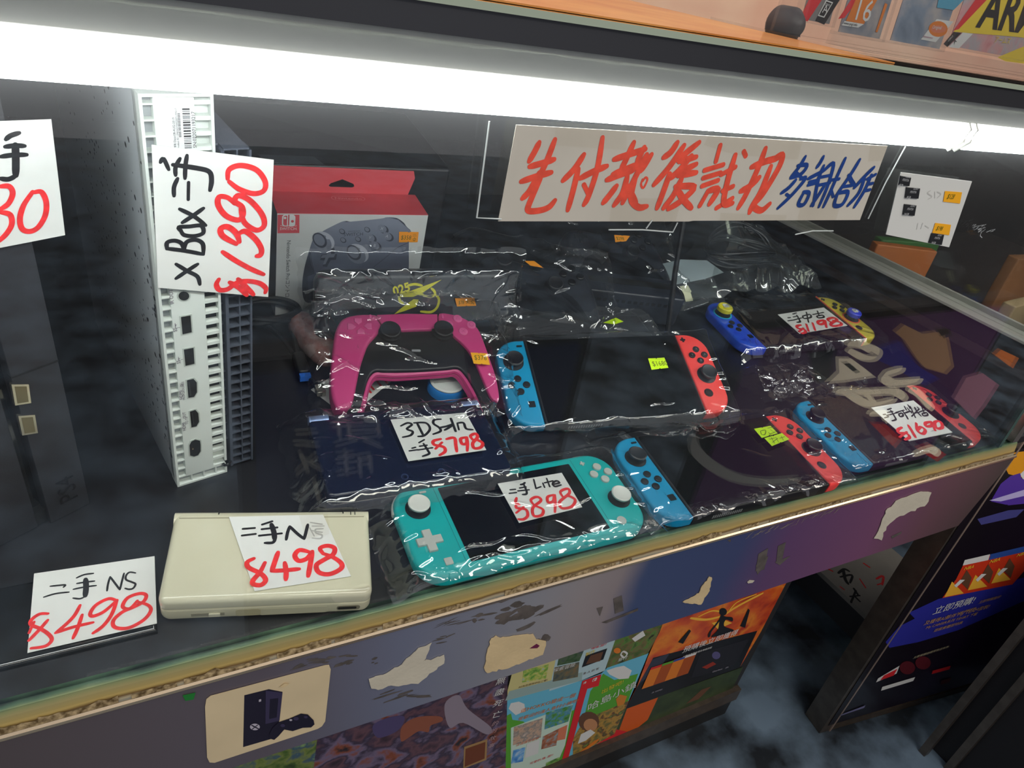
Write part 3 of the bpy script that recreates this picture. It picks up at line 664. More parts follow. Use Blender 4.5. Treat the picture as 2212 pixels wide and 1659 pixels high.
CPp = Crop(PF_ @ T(0, 0, -.008))
for q in ([(13, 818), (42, 818), (47, 853), (20, 857)], [(28, 886), (56, 884), (62, 918), (36, 922)]):
    P = ccw(CPp.pts(q)); b = MB(); b.slab(inset(P, -.0010), -.002, .0004); po = obj('usb_port', b, mat('usb_metal', '#cfcabb', .25, .9), core)
    b = MB(); b.slab(inset(P, .0004), .0004, .0006); obj('opening', b, mat('usb_tongue', '#6b6247', .4), po)
b = MB(); b.text('PS4', .017, -.0065, .0120, .0004, math.radians(90)); obj('logo', b, mat('black_logo', '#15151a', .2), half)
b = MB(); b.box(-.0265, 0, .131, .1318, -.001, .0002); 
b = MB(); b.prism([(-.0265, .131), (0, .131), (0, .1322), (-.0265, .1322)], -.004, .0003); obj('seam', b, HOLE, half)

# ------------------------------------------------------------------ price tags, stickers and the hanging notice
def paper_tag(name, label, cat, plane, crop, corners, inks, group=None, paper=PAPER, th=.0003, gap=0.0):
    C = Crop(plane, *crop); P = ccw(C.pts(corners)); F, L, c = centred(plane, P)
    b = MB(); b.prism(L, gap, gap + th); o = obj(name, b, paper, None, F); tag(o, label, cat, group)
    for k, (nm, m, strokes) in enumerate(inks):
        s = MB().mat(m)
        for pts, w in strokes:
            q = [(x - c[0], y - c[1]) for x, y in C.pts(pts)]; s.stroke(q, C.size(pts[0], w), gap + th + .00012 * (k + 1))
        if s.v: obj(nm, s, None, o)
    return o, C, c
G1 = 'handwritten price tags'
def st(w, *L): return [(p, w) for p in L]
BW = lambda S: ('black_writing', INK, S)
RW_ = lambda S: ('red_writing', REDINK, S)
CL = (0, 1100, .3013)
paper_tag('price_tag', 'white 498 tag lying loose on the shelf at the front left', 'price tag', shelf(.0048), CL, [(245, 463), (1108, 338), (1125, 820), (197, 1032)], [
    BW(st(14, [(362, 555), (420, 549), (468, 546), (456, 562)], [(315, 633), (400, 608), (495, 597)], [(550, 495), (605, 472), (670, 463)], [(552, 535), (610, 526), (678, 518)], [(527, 577), (600, 562), (690, 550)], [(600, 635), (570, 645), (525, 640)], [(768, 588), (775, 540), (790, 487)], [(790, 487), (830, 540), (860, 580)], [(860, 580), (875, 520), (890, 462)], [(972, 460), (930, 455), (905, 478), (905, 508), (945, 525), (972, 540), (955, 570), (925, 577), (898, 570)]) + st(36, [(614, 505), (618, 560), (612, 625)])),
    RW_(st(26, [(345, 752), (285, 755), (228, 795), (225, 832), (290, 860), (350, 900), (372, 942), (325, 985), (225, 1000)], [(343, 798), (290, 860), (208, 945)], [(245, 812), (210, 890)], [(575, 692), (535, 765), (470, 832), (400, 890)], [(400, 890), (520, 850), (668, 815)], [(590, 760), (560, 850), (525, 928)], [(840, 660), (780, 645), (690, 690), (648, 750), (670, 770), (750, 735), (835, 660)], [(840, 655), (800, 760), (740, 840), (668, 892)], [(985, 660), (930, 715), (880, 702), (915, 640), (1000, 608), (1048, 620), (1030, 665), (960, 705), (880, 740), (815, 800), (825, 850), (920, 855), (1030, 798), (1082, 730), (1060, 690), (985, 668)]))], G1)
XT = XW @ T(0, 0, .0018); CT = (0, 0, .33759); CM = (0, 560, .32553)
o, C, c = paper_tag('price_tag', 'large white 1380 tag hung sideways on the white console tower', 'price tag', XT, (0, 0, 1), [(327, 312), (591, 345), (579, 641), (341, 621)], [], G1)
def more_ink(o, c, plane, crop, nm, m, S, z):
    C = Crop(plane, *crop); s = MB().mat(m)
    for pts, w in S: s.stroke([(x - c[0], y - c[1]) for x, y in C.pts(pts)], C.size(pts[0], w), z)
    return s
s = more_ink(o, c, XT, CT, '', INK, st(28, [(1025, 1037), (1045, 1014), (1078, 1083)], [(1195, 992), (1185, 1060), (1182, 1140)], [(1150, 1012), (1122, 1068), (1122, 1120)], [(1135, 1140), (1112, 1195), (1112, 1252)], [(1205, 1165), (1203, 1275)], [(1148, 1335), (1240, 1382), (1315, 1440)], [(1300, 1330), (1230, 1380), (1165, 1422)], [(1160, 1480), (1142, 1452), (1210, 1447), (1285, 1442), (1298, 1488), (1240, 1508), (1175, 1500), (1155, 1470)], [(1067, 1588), (1180, 1602), (1300, 1625)], [(1067, 1590), (1068, 1550), (1115, 1537), (1160, 1555), (1175, 1598)], [(1175, 1600), (1192, 1547), (1250, 1532), (1295, 1557), (1300, 1618)]) + st(34, [(1105, 1052), (1250, 1072), (1335, 1095), (1352, 1150), (1342, 1215)]), .00042)
s2 = more_ink(o, c, XT, CM, '', INK, st(28, [(1167, 30), (1240, 75), (1308, 112), (1325, 165)], [(1310, 30), (1240, 75), (1167, 125)]), .00042)
s.mat(INK); s.v_off = len(s.v); n0 = len(s.v); s.v += s2.v; s.f += [[i + n0 for i in f] for f in s2.f]; s.fm += s2.fm; s.fs += s2.fs
obj('black_writing', s, None, o)
s = more_ink(o, c, XT, CT, '', REDINK, st(36, [(1455, 1140), (1465, 1082), (1540, 1056), (1640, 1085), (1695, 1160), (1685, 1218), (1620, 1236), (1530, 1208), (1465, 1160)], [(1500, 1300), (1455, 1262), (1400, 1258), (1395, 1312), (1445, 1378), (1520, 1405), (1552, 1375), (1545, 1320), (1500, 1285), (1525, 1248), (1600, 1282), (1675, 1370), (1688, 1440), (1640, 1470), (1570, 1430), (1545, 1375), (1538, 1330)], [(1510, 1558), (1425, 1508), (1410, 1462), (1455, 1448), (1510, 1490), (1530, 1545)], [(1528, 1490), (1570, 1478), (1635, 1530), (1670, 1590), (1665, 1628), (1640, 1635)]), .00054)
s2 = more_ink(o, c, XT, CM, '', REDINK, st(34, [(1475, -52), (1560, 5), (1660, 60), (1748, 98)], [(1450, 130), (1434, 165), (1455, 200), (1510, 195), (1570, 152), (1640, 142), (1720, 156), (1762, 190), (1758, 218)], [(1522, 150), (1590, 190), (1636, 236)], [(1577, 128), (1630, 180), (1680, 232)]), .00054)
n0 = len(s.v); s.v += s2.v; s.f += [[i + n0 for i in f] for f in s2.f]; s.fm += s2.fm; s.fs += s2.fs
obj('red_writing', s, None, o)
PT = PF_ @ T(0, 0, .0015)
paper_tag('price_tag', 'white tag ending in 30 on the black tower at the left edge', 'price tag', PT, CT, [(-160, 780), (326, 762), (415, 1503), (-80, 1600)], [
    BW(st(34, [(35, 890), (65, 866), (120, 848)], [(30, 937), (95, 930), (155, 932)], [(5, 1000), (80, 990), (168, 988)], [(0, 1140), (50, 1145), (95, 1125)]) + st(48, [(95, 925), (98, 1010), (98, 1120)])),
    RW_(st(36, [(215, 1228), (262, 1226), (292, 1290), (286, 1375), (240, 1452), (185, 1478), (138, 1460), (124, 1395), (148, 1310), (205, 1225)], [(0, 1190), (55, 1190), (78, 1235), (50, 1300), (0, 1335)], [(0, 1355), (60, 1370), (72, 1430), (40, 1490), (-10, 1540)]))], G1)
DT = DF @ T(0, 0, .0224); CD_ = (0, 1050, .38879)
o, C, c = paper_tag('price_tag', 'white 498 tag taped on the cream clamshell console', 'price tag', DT, CD_, [(1272, 172), (1795, 160), (1950, 502), (1415, 585)], [
    BW(st(17, [(1350, 240), (1415, 235)], [(1345, 277), (1420, 268)], [(1457, 216), (1512, 198)], [(1455, 242), (1540, 232)], [(1440, 278), (1565, 265)], [(1530, 295), (1515, 316), (1472, 318)], [(1590, 300), (1598, 260), (1610, 226)], [(1610, 226), (1650, 265), (1690, 296)], [(1690, 296), (1702, 250), (1710, 216)]) + st(26, [(1508, 215), (1522, 260), (1526, 298)])),
    RW_(st(26, [(1410, 405), (1374, 425), (1382, 455), (1450, 490), (1476, 525), (1450, 552), (1408, 547), (1407, 525), (1445, 480), (1472, 428)], [(1545, 370), (1528, 420), (1510, 474)], [(1510, 474), (1590, 470), (1662, 463)], [(1582, 428), (1590, 480), (1588, 522)], [(1722, 370), (1665, 358), (1638, 388), (1660, 418), (1705, 405), (1730, 370)], [(1735, 365), (1725, 430), (1712, 503)], [(1795, 378), (1778, 348), (1820, 334), (1858, 348), (1850, 383), (1800, 412), (1758, 442), (1772, 482), (1830, 492), (1892, 463), (1896, 432), (1850, 398), (1795, 378)])),
    ('faded_writing', mat('faded_ink', '#b4b4b1', .6), st(9, [(1795, 240), (1755, 243), (1755, 262), (1788, 275), (1780, 294), (1735, 292)], [(1725, 205), (1790, 215)], [(1735, 225), (1800, 225)], [(1730, 250), (1790, 260)], [(1720, 235), (1745, 280)]))], G1)
tp = MB(); tp.flat([(x - c[0], y - c[1]) for x, y in C.pts([(1660, 168), (1822, 160), (1830, 270), (1700, 300)])], .0009); obj('clear_tape', tp, TAPE, o)
TT = TF @ T(0, 0, .0252); CE = (620, 540, .32550)
paper_tag('price_tag', 'white 798 tag on the bagged midnight blue clamshell console', 'price tag', TT, CE, [(687, 1127), (1185, 1080), (1322, 1328), (805, 1403)], [
    BW(st(15, [(755, 1170), (800, 1150), (828, 1162), (795, 1190), (833, 1207), (820, 1232), (768, 1245)], [(862, 1150), (885, 1195), (905, 1235)], [(842, 1150), (920, 1150), (948, 1190), (912, 1233), (870, 1240)], [(1020, 1125), (977, 1130), (972, 1155), (1008, 1180), (1018, 1205), (970, 1225)], [(1010, 1182), (1060, 1172), (1098, 1158)], [(1045, 1198), (1080, 1178), (1100, 1160)], [(1130, 1155), (1140, 1195)], [(1130, 1152), (1170, 1150), (1188, 1188), (1232, 1195)], [(830, 1318), (852, 1312)], [(812, 1336), (866, 1328)], [(876, 1281), (910, 1262)], [(880, 1305), (928, 1298)], [(868, 1330), (965, 1315)], [(905, 1288), (935, 1335), (942, 1355), (900, 1372)]) + st(20, [(1087, 1122), (1118, 1205)])),
    RW_(st(20, [(1020, 1257), (972, 1270), (977, 1295), (1038, 1310), (1048, 1340), (1012, 1365)], [(985, 1322), (1028, 1280)], [(1058, 1258), (1110, 1250), (1120, 1300), (1126, 1340)], [(1192, 1245), (1152, 1256), (1162, 1290), (1192, 1284), (1190, 1245), (1197, 1290), (1195, 1335)], [(1236, 1266), (1217, 1238), (1250, 1222), (1263, 1246), (1232, 1285), (1242, 1318), (1284, 1313), (1297, 1285), (1258, 1262), (1236, 1266)]))], G1)
LT = LF @ T(0, 0, .0178); CF_ = (620, 840, .37071)
paper_tag('price_tag', 'white 898 tag on the screen of the turquoise compact console', 'price tag', LT, CF_, [(1227, 553), (1600, 490), (1720, 690), (1352, 782)], [
    BW(st(12, [(1300, 590), (1330, 587)], [(1295, 611), (1336, 606)], [(1360, 560), (1375, 557), (1386, 548)], [(1355, 580), (1392, 573)], [(1345, 597), (1410, 590)], [(1378, 557), (1395, 598), (1393, 615), (1372, 618)], [(1437, 530), (1450, 583)], [(1450, 583), (1478, 572)], [(1490, 552), (1500, 576)], [(1512, 524), (1530, 572)], [(1500, 550), (1548, 538)], [(1545, 560), (1585, 550), (1570, 538), (1548, 552), (1560, 571), (1596, 562)])),
    RW_(st(16, [(1337, 638), (1332, 665), (1355, 680)], [(1342, 668), (1335, 695), (1390, 705), (1402, 740), (1378, 762), (1348, 762)], [(1335, 725), (1378, 690)], [(1440, 682), (1420, 652), (1440, 635), (1465, 634), (1478, 655), (1432, 695), (1438, 742), (1483, 738), (1490, 705), (1440, 682)], [(1555, 620), (1518, 632), (1522, 664), (1552, 655), (1557, 618), (1562, 670), (1560, 720)], [(1610, 637), (1592, 602), (1635, 584), (1643, 612), (1587, 662), (1602, 698), (1658, 688), (1678, 650), (1640, 627), (1610, 637)]))], G1)
CG = (1640, 460, .32556)
S4T = S4F @ T(0, 0, .0182)
paper_tag('price_tag', 'white 1690 tag on the console at the right end of the front row', 'price tag', S4T, CG, [(742, 1293), (1022, 1245), (1282, 1457), (995, 1515)], [
    BW(st(10, [(822, 1340), (838, 1337)], [(830, 1362), (858, 1353)], [(850, 1307), (875, 1298)], [(850, 1326), (885, 1318)], [(845, 1346), (920, 1326)], [(870, 1310), (895, 1350), (905, 1372), (880, 1382)], [(905, 1326), (960, 1310)], [(925, 1336), (948, 1330), (952, 1348), (932, 1353), (925, 1336)], [(950, 1315), (975, 1350), (985, 1370)], [(962, 1285), (975, 1310)], [(965, 1330), (1000, 1318), (1015, 1325)], [(980, 1295), (1010, 1330)], [(985, 1275), (1000, 1300)], [(1000, 1285), (1035, 1360)], [(1010, 1352), (1060, 1302)], [(1030, 1292), (1045, 1320), (1072, 1350)], [(1030, 1330), (1060, 1325)], [(1048, 1290), (1058, 1300)], [(1062, 1322), (1112, 1305)], [(1078, 1292), (1096, 1335)], [(1080, 1335), (1108, 1326), (1115, 1344), (1088, 1348), (1080, 1335)])),
    RW_(st(17, [(945, 1425), (920, 1440), (926, 1462), (975, 1465), (996, 1490), (965, 1507)], [(930, 1490), (978, 1455)], [(988, 1412), (1012, 1450), (1035, 1490)], [(1040, 1397), (1050, 1448), (1085, 1468), (1100, 1442), (1070, 1422), (1055, 1440)], [(1140, 1387), (1102, 1396), (1106, 1418), (1143, 1413), (1142, 1388), (1165, 1445)], [(1180, 1382), (1162, 1395), (1178, 1432), (1213, 1425), (1205, 1392), (1180, 1382)]))], G1)
S1T = S1F @ T(0, 0, .0185)
paper_tag('price_tag', 'white 1198 tag on the console between the deep blue and yellow controllers', 'price tag', S1T, CG, [(123, 675), (428, 628), (585, 748), (268, 803)], [
    BW(st(10, [(190, 698), (206, 696)], [(190, 718), (220, 713)], [(222, 673), (246, 665)], [(225, 692), (255, 686)], [(225, 713), (280, 698)], [(248, 680), (265, 710), (270, 724), (250, 728)], [(288, 686), (335, 675), (340, 695), (296, 702), (288, 686)], [(312, 660), (326, 727)], [(355, 676), (426, 662)], [(385, 652), (396, 682)], [(382, 686), (420, 680), (426, 694), (390, 698), (382, 686)])),
    RW_(st(15, [(275, 745), (250, 753), (256, 768), (298, 776), (305, 794), (280, 802)], [(262, 790), (292, 766)], [(311, 740), (327, 786)], [(353, 732), (370, 780)], [(428, 713), (390, 722), (396, 741), (428, 735), (432, 712), (445, 762)], [(470, 724), (453, 709), (488, 697), (515, 710), (477, 735), (482, 753), (538, 746), (538, 728), (490, 716)]))], G1)
# notice on the glass
SP = front_plane(.2530); CI = (1060, 0, .52080); CR_ = (1600, 0, .27729)
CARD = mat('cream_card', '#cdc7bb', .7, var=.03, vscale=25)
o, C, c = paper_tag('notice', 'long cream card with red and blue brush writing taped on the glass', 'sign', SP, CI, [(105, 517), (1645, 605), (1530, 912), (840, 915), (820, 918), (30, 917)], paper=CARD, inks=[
    ('red_writing', mat('red_brush', '#f0553f', .5, var=.12, vscale=150), st(26, [(200, 590), (180, 630), (158, 668)], [(265, 578), (225, 680), (180, 770)], [(160, 690), (215, 675), (262, 660)], [(125, 752), (190, 730), (250, 714)], [(200, 715), (160, 790), (130, 822)], [(205, 740), (160, 840), (155, 872), (200, 872), (240, 858), (265, 830)],
        [(385, 640), (345, 700), (298, 748)], [(362, 700), (340, 790), (318, 870)], [(370, 738), (425, 710), (480, 688)], [(462, 570), (440, 700), (405, 810), (385, 848)], [(385, 765), (402, 800)],
        [(592, 590), (560, 660), (540, 700)], [(510, 660), (570, 640), (640, 618)], [(505, 722), (560, 700), (605, 682)], [(480, 745), (530, 725), (590, 705)], [(565, 730), (545, 800), (510, 850)], [(520, 770), (490, 810), (465, 840)], [(560, 765), (590, 820), (600, 850)], [(635, 610), (608, 670), (620, 705), (665, 640)], [(645, 640), (600, 730), (545, 840)], [(600, 730), (580, 820), (610, 858), (645, 855)],
        [(772, 590), (745, 630), (715, 652)], [(800, 602), (740, 690), (675, 765)], [(740, 720), (712, 800), (688, 862)], [(862, 590), (800, 640), (780, 665), (850, 650)], [(830, 645), (780, 705), (740, 740)], [(850, 680), (770, 722), (850, 715)], [(790, 740), (755, 810), (715, 862)], [(765, 772), (842, 775), (790, 830), (735, 865)], [(775, 790), (800, 830), (830, 862)],
        [(950, 602), (932, 668)], [(885, 705), (962, 682)], [(880, 737), (950, 716)], [(875, 770), (940, 747)], [(900, 790), (865, 852)], [(900, 790), (940, 785), (905, 845)], [(955, 722), (1012, 692)], [(1012, 642), (980, 750), (965, 840), (1000, 842)], [(960, 790), (1002, 772)], [(935, 862), (1000, 822)], [(1048, 628), (1056, 646)],
        [(1138, 615), (1110, 690), (1060, 800), (1025, 862)], [(1080, 692), (1140, 668), (1190, 655)], [(1112, 735), (1075, 770), (1035, 792)], [(1160, 690), (1120, 790), (1085, 850), (1072, 880)], [(1160, 668), (1205, 642), (1195, 690), (1130, 800), (1090, 850), (1120, 872), (1155, 845)]) + st(9, [(628, 742), (622, 765), (632, 778), (648, 745), (640, 735), (630, 750)]))])
s = more_ink(o, c, SP, CR_, '', mat('blue_brush', '#16408c', .5, var=.12, vscale=150), st(30, [(500, 1218), (450, 1300), (385, 1380)], [(440, 1288), (512, 1285), (470, 1350), (385, 1385)], [(432, 1345), (468, 1380)], [(462, 1392), (500, 1390), (400, 1510), (285, 1620)], [(425, 1400), (370, 1460), (312, 1502)], [(352, 1512), (382, 1532)],
    [(640, 1218), (615, 1265), (588, 1302)], [(522, 1390), (580, 1360), (640, 1330)], [(530, 1415), (592, 1402)], [(520, 1440), (590, 1422)], [(490, 1492), (445, 1585), (490, 1588), (528, 1505), (485, 1492)], [(642, 1290), (600, 1400), (560, 1600)], [(640, 1330), (718, 1272), (675, 1440), (605, 1608)], [(600, 1382), (700, 1362)], [(592, 1442), (690, 1422)], [(650, 1440), (600, 1520), (545, 1598)], [(690, 1402), (762, 1392)], [(810, 1232), (760, 1340), (690, 1500), (640, 1608)], [(700, 1480), (716, 1530)],
    [(922, 1242), (850, 1360), (735, 1525)], [(835, 1362), (860, 1410), (882, 1442)], [(790, 1452), (862, 1442)], [(750, 1505), (725, 1595), (788, 1588), (830, 1495), (755, 1502)],
    [(1032, 1302), (960, 1372), (880, 1460)], [(960, 1382), (915, 1500), (830, 1598)], [(980, 1392), (1045, 1357)], [(1012, 1362), (960, 1480), (880, 1610)], [(990, 1432), (1022, 1426)], [(970, 1482), (1002, 1476)]), .00055)
obj('blue_writing', s, None, o)
def clear_piece(name, parent, c, plane, crop, pts, z, m=TAPE):
    C = Crop(plane, *crop); b = MB(); b.flat([(x - c[0], y - c[1]) for x, y in C.pts(pts)], z)
    return obj(name, b, m, parent)
for pts in ([(500, 820), (790, 820), (750, 960), (485, 950)], [(950, 880), (1225, 890), (1215, 922), (945, 925)], [(1290, 800), (1460, 800), (1415, 955), (1258, 970)], [(270, 505), (560, 520), (560, 620), (255, 600)], [(905, 548), (1290, 580), (1270, 660), (1010, 640), (880, 600)], [(1570, 600), (1720, 607), (1690, 660), (1560, 668)]):
    clear_piece('clear_tape', o, c, SP, CI, pts, .0010)
C = Crop(SP, *CI)
for pts in ([(-10, 500), (-62, 900), (40, 905)], [(1715, 605), (1630, 760), (1560, 905)], [(485, 950), (625, 950), (750, 960), (770, 920)], [(640, 945), (665, 910)], [(1258, 970), (1330, 955), (1415, 955)]):
    b = MB(); b.tube([(x - c[0], y - c[1], .0012) for x, y in C.pts(pts)], .00045, 5); obj('tape_edge', b, mat('tape_edge_white', '#c9d0cf', .3), o)
# white paint scratch on the glass near the memory cards
s = MB(); C = Crop(SP, 1060, 0, .5208); R = random.Random(4)
for k in range(26):
    a, b_ = R.uniform(1995, 2080), R.uniform(935, 965); s.stroke(C.pts([(a, b_), (a + R.uniform(4, 18), b_ - R.uniform(2, 9))]), R.uniform(.0003, .0008), .0004)
s.stroke(C.pts([(2035, 960), (2028, 975), (2036, 985)]), .0006, .0004); w_ = obj('white_scratch', s, mat('white_scratch', '#b9bec0', .5), case, ci @ SP); w_['kind'] = 'stuff'
# memory card sheet
CMm = (1600, 0, .27729)
mo, C, c = paper_tag('memory_card_sheet', 'white sheet with four memory cards taped to it at upper right', 'sheet', SP, (1060, 0, .5208), [(1700, 714), (1995, 752), (1900, 1025), (1638, 972)], paper=mat('dull_white_sheet', '#dcddd9', .75), inks=[('pencil_writing', mat('faint_pencil', '#c2c2be', .7), st(4, [(1822, 790), (1810, 800), (1828, 815), (1812, 825)], [(1840, 795), (1840, 820)], [(1850, 795), (1865, 805), (1850, 820)], [(1770, 925), (1765, 950)], [(1790, 925), (1782, 948)], [(1800, 935), (1815, 945)]))])
for P in ([(1695, 727), (1738, 735), (1730, 770), (1688, 765)], [(1720, 775), (1775, 780), (1768, 822), (1714, 818)], [(1712, 845), (1760, 850), (1752, 893), (1705, 888)], [(1825, 965), (1875, 972), (1865, 1014), (1812, 1005)]):
    C = Crop(SP, 1060, 0, .5208); q = C.pts(P); F, L, cc = centred(SP, q); L = ccw(L)
    b = MB(); b.slab(L, .0004, .0014, .0002, 0); k = obj('memory_card', b, mat('memory_card_black', '#24262a', .45), None, F)
    i_ = [(1695, 727), (1720, 775), (1712, 845), (1825, 965)].index(P[0])
    tag(k, ['small black memory card at the top of the white sheet', 'second small black memory card down the white sheet', 'third small black memory card down the white sheet', 'small black memory card at the foot of the white sheet'][i_], 'memory card', 'memory cards taped to the white sheet')
    tx = MB(); a = math.atan2(q[1][1] - q[0][1], q[1][0] - q[0][0]); u = Vector((math.cos(a), math.sin(a))); v = Vector((-u.y, u.x))
    for body, sz, du, dv in (('SONY', .0022, -.002, .0025), ('PSVITA', .0024, -.004, 0), ('8GB' if i_ < 2 else '16GB', .0026, -.005, -.0040)): tx.text(body, sz, u.x * du + v.x * dv, u.y * du + v.y * dv, .0015, a)
    obj('lettering', tx, mat('card_letter', '#c8cacc', .5), k)

def price_sticker(label, plane, crop, quad, body, m, gap=.0002, strokes=(), tsize=.45, notch=True, at=(.14, .3), group='printed price stickers'):
    C = Crop(plane, *crop); q = C.pts(quad); c = mean(q); A, B, Cc, D = [Vector((x - c[0], y - c[1])) for x, y in q]   # tl, tr, br, bl
    L = [A]
    mt = (A + B) / 2; mb = (D + Cc) / 2; dn = (mb - mt) * .09; al = (B - A) * .045
    L += [mt - al, mt + dn, mt + al] if notch else []
    L += [B, Cc]
    L += [mb + al, mb - dn, mb - al] if notch else []
    L += [D]
    b = MB(); b.prism([(p.x, p.y) for p in L], gap, gap + .00015); o = obj('price_sticker', b, m, None, plane @ T(c[0], c[1], 0)); tag(o, label, 'price sticker', group)
    if body or strokes:
        t = MB(); u = B - A; a = math.atan2(u.y, u.x); h = (A - D).length; p0 = D + u * at[0] + (A - D) * at[1]
        if body: t.text(body, h * tsize * 1.35, p0.x, p0.y, gap + .0003, a, 'LEFT', .8)
        for pts, w in strokes: t.stroke([(x - c[0], y - c[1]) for x, y in C.pts(pts)], C.size(pts[0], w), gap + .0003)
        obj('lettering', t, mat('sticker_print', '#7b5a12' if m is ORANGE else '#56640c', .6), o)
    return o
AMB = mat('amber_sticker', '#ffb51c', .55)
price_sticker('amber 128 sticker on the memory card sheet', SP @ T(0, 0, .0004), (1600, 0, .27729), [(1590, 1487), (1722, 1497), (1705, 1585), (1575, 1570)], '$128', AMB, notch=False)
price_sticker('amber 198 sticker low on the memory card sheet', SP @ T(0, 0, .0004), (1060, 0, .5208), [(1843, 924), (1908, 932), (1900, 975), (1830, 965)], '$198', AMB, notch=False)
price_sticker('lime 1680 sticker on the screen of the propped-up console', S2F @ T(0, 0, .0178), (1050, 440, .31340), [(1116, 1068), (1228, 1062), (1256, 1132), (1140, 1146)], '$1680', LIME)
S3T = S3F @ T(0, 0, .0175); C2 = (1240, 820, .43942)
price_sticker('upper lime sticker with handwriting on the front-edge console', S3T, C2, [(884, 243), (965, 228), (1000, 265), (922, 288)], '', LIME, strokes=st(3, [(915, 255), (940, 250), (938, 270), (922, 272), (915, 255)], [(955, 262), (970, 275)], [(950, 240), (985, 235)], [(965, 248), (985, 262)], [(960, 270), (990, 258)]))
price_sticker('lower lime sticker with handwriting on the front-edge console', S3T, C2, [(935, 289), (1022, 264), (1058, 294), (972, 328)], '', LIME, strokes=st(3, [(960, 295), (985, 288)], [(968, 285), (985, 315)], [(975, 310), (1000, 290)], [(990, 285), (1005, 310)], [(1010, 290), (1035, 282)], [(1018, 280), (1028, 300)]))

# ------------------------------------------------------------------ pink controller and the things behind it
PV = Vector((.023, .098, .03)).normalized()
PKF = SHELF @ axes_frame((.213, .434, .024), (.985, -.17, .0), tuple(PV))
CP = Crop(PKF, 640, 560, .21700)
pk = thing('game_controller', 'pink game controller with black centre lying in a clear bag', 'game controller', PKF)
SIL = [(400, 690), (460, 600), (600, 560), (800, 553), (1100, 548), (1410, 553), (1560, 565), (1700, 620), (1800, 700), (1860, 830), (1920, 1000), (1980, 1180), (2015, 1380), (2000, 1480), (1930, 1540), (1868, 1495), (1820, 1380), (1740, 1220), (1650, 1100), (1590, 1075), (1500, 1085), (1200, 1105), (900, 1110), (810, 1105), (760, 1130), (715, 1210), (680, 1340), (640, 1480), (570, 1500), (500, 1505), (420, 1500), (370, 1430), (340, 1300), (340, 1100), (360, 900), (375, 780)]
b = MB(); b.slab([tuple(p[:2]) for p in smooth_path([(x, y, 0) for x, y in inset(ccw(CP.pts(SIL)), .0006)], 3, True)], -.0125, -.0012, .0022, .0012); obj('black_body', b, BLACKP, pk)
def shell(name, pts, z0, z1, r, m): 
    b = MB(); P = [tuple(p[:2]) for p in smooth_path([(x, y, 0) for x, y in CP.pts(pts)], 3, True)]; b.slab(P, z0, z1, r, 0, 5); return obj(name, b, m, pk)
ls = shell('left_grip', [(400, 690), (460, 600), (600, 560), (785, 560), (815, 615), (850, 680), (800, 760), (720, 850), (670, 970), (630, 1100), (600, 1250), (560, 1430), (500, 1505), (420, 1500), (370, 1430), (340, 1300), (340, 1100), (360, 900), (375, 780)], -.0135, .0025, .0035, PINK)
rs = shell('right_grip', [(1420, 553), (1560, 565), (1700, 620), (1800, 700), (1860, 830), (1920, 1000), (1980, 1180), (2015, 1380), (1992, 1422), (1930, 1380), (1860, 1220), (1790, 1060), (1720, 930), (1640, 840), (1560, 770), (1520, 710), (1440, 670), (1418, 640)], -.0135, .0025, .0014, PINK)
b = MB(); b.slab(CP.pts([(800, 562), (1100, 550), (1403, 556), (1405, 672), (1375, 708), (1020, 720), (990, 690), (855, 662), (818, 610)]), -.004, .0022, .0015, 0); obj('touchpad', b, PINK, pk)
b = MB(); q = CP.pts([(640, 1500), (680, 1340), (718, 1195), (770, 1118), (840, 1098), (1000, 1108), (1300, 1090), (1500, 1076), (1590, 1066), (1660, 1104), (1750, 1235), (1830, 1390), (1862, 1495)]); b.tube([(x, y, -.0075) for x, y in q], .0030, 8, 4); b.tube([(x - .001 if i > 7 else x, y, -.0125) for i, (x, y) in enumerate(q)], .0034, 8, 4); obj('lower_trim', b, PINK, pk)
for p in ((930, 735), (1455, 725)):
    x, y = CP.pts([p])[0]; st_ = MB(); st_.lathe([(.0108, -.002), (.0108, .0018), (.007, .0022), (.006, .0035), (.0090, .0050), (.0096, .0064), (.0086, .0072), (.006, .0066), (.0004, .0064)], 26, x, y); obj('thumbstick', st_, BLACKP, pk)
PINKB = mat('pale_pink_button', '#e2679f', .15, coat=.4)
for p, dx, dy in (((612, 632), 0, 1), ((540, 690), -1, 0), ((716, 686), 1, 0), ((640, 738), 0, -1)):
    x, y = CP.pts([p])[0]; P = [(-.0036, .0030), (-.0036, -.0012), (0, -.0046), (.0036, -.0012), (.0036, .0030)]
    a = math.atan2(dy, dx) - math.pi / 2; b = MB(); b.slab(ccw([(x + u * math.cos(a) - v * math.sin(a), y + u * math.sin(a) + v * math.cos(a)) for u, v in P]), .0020, .0036, .0008, 0); obj('direction_button', b, PINKB, ls)
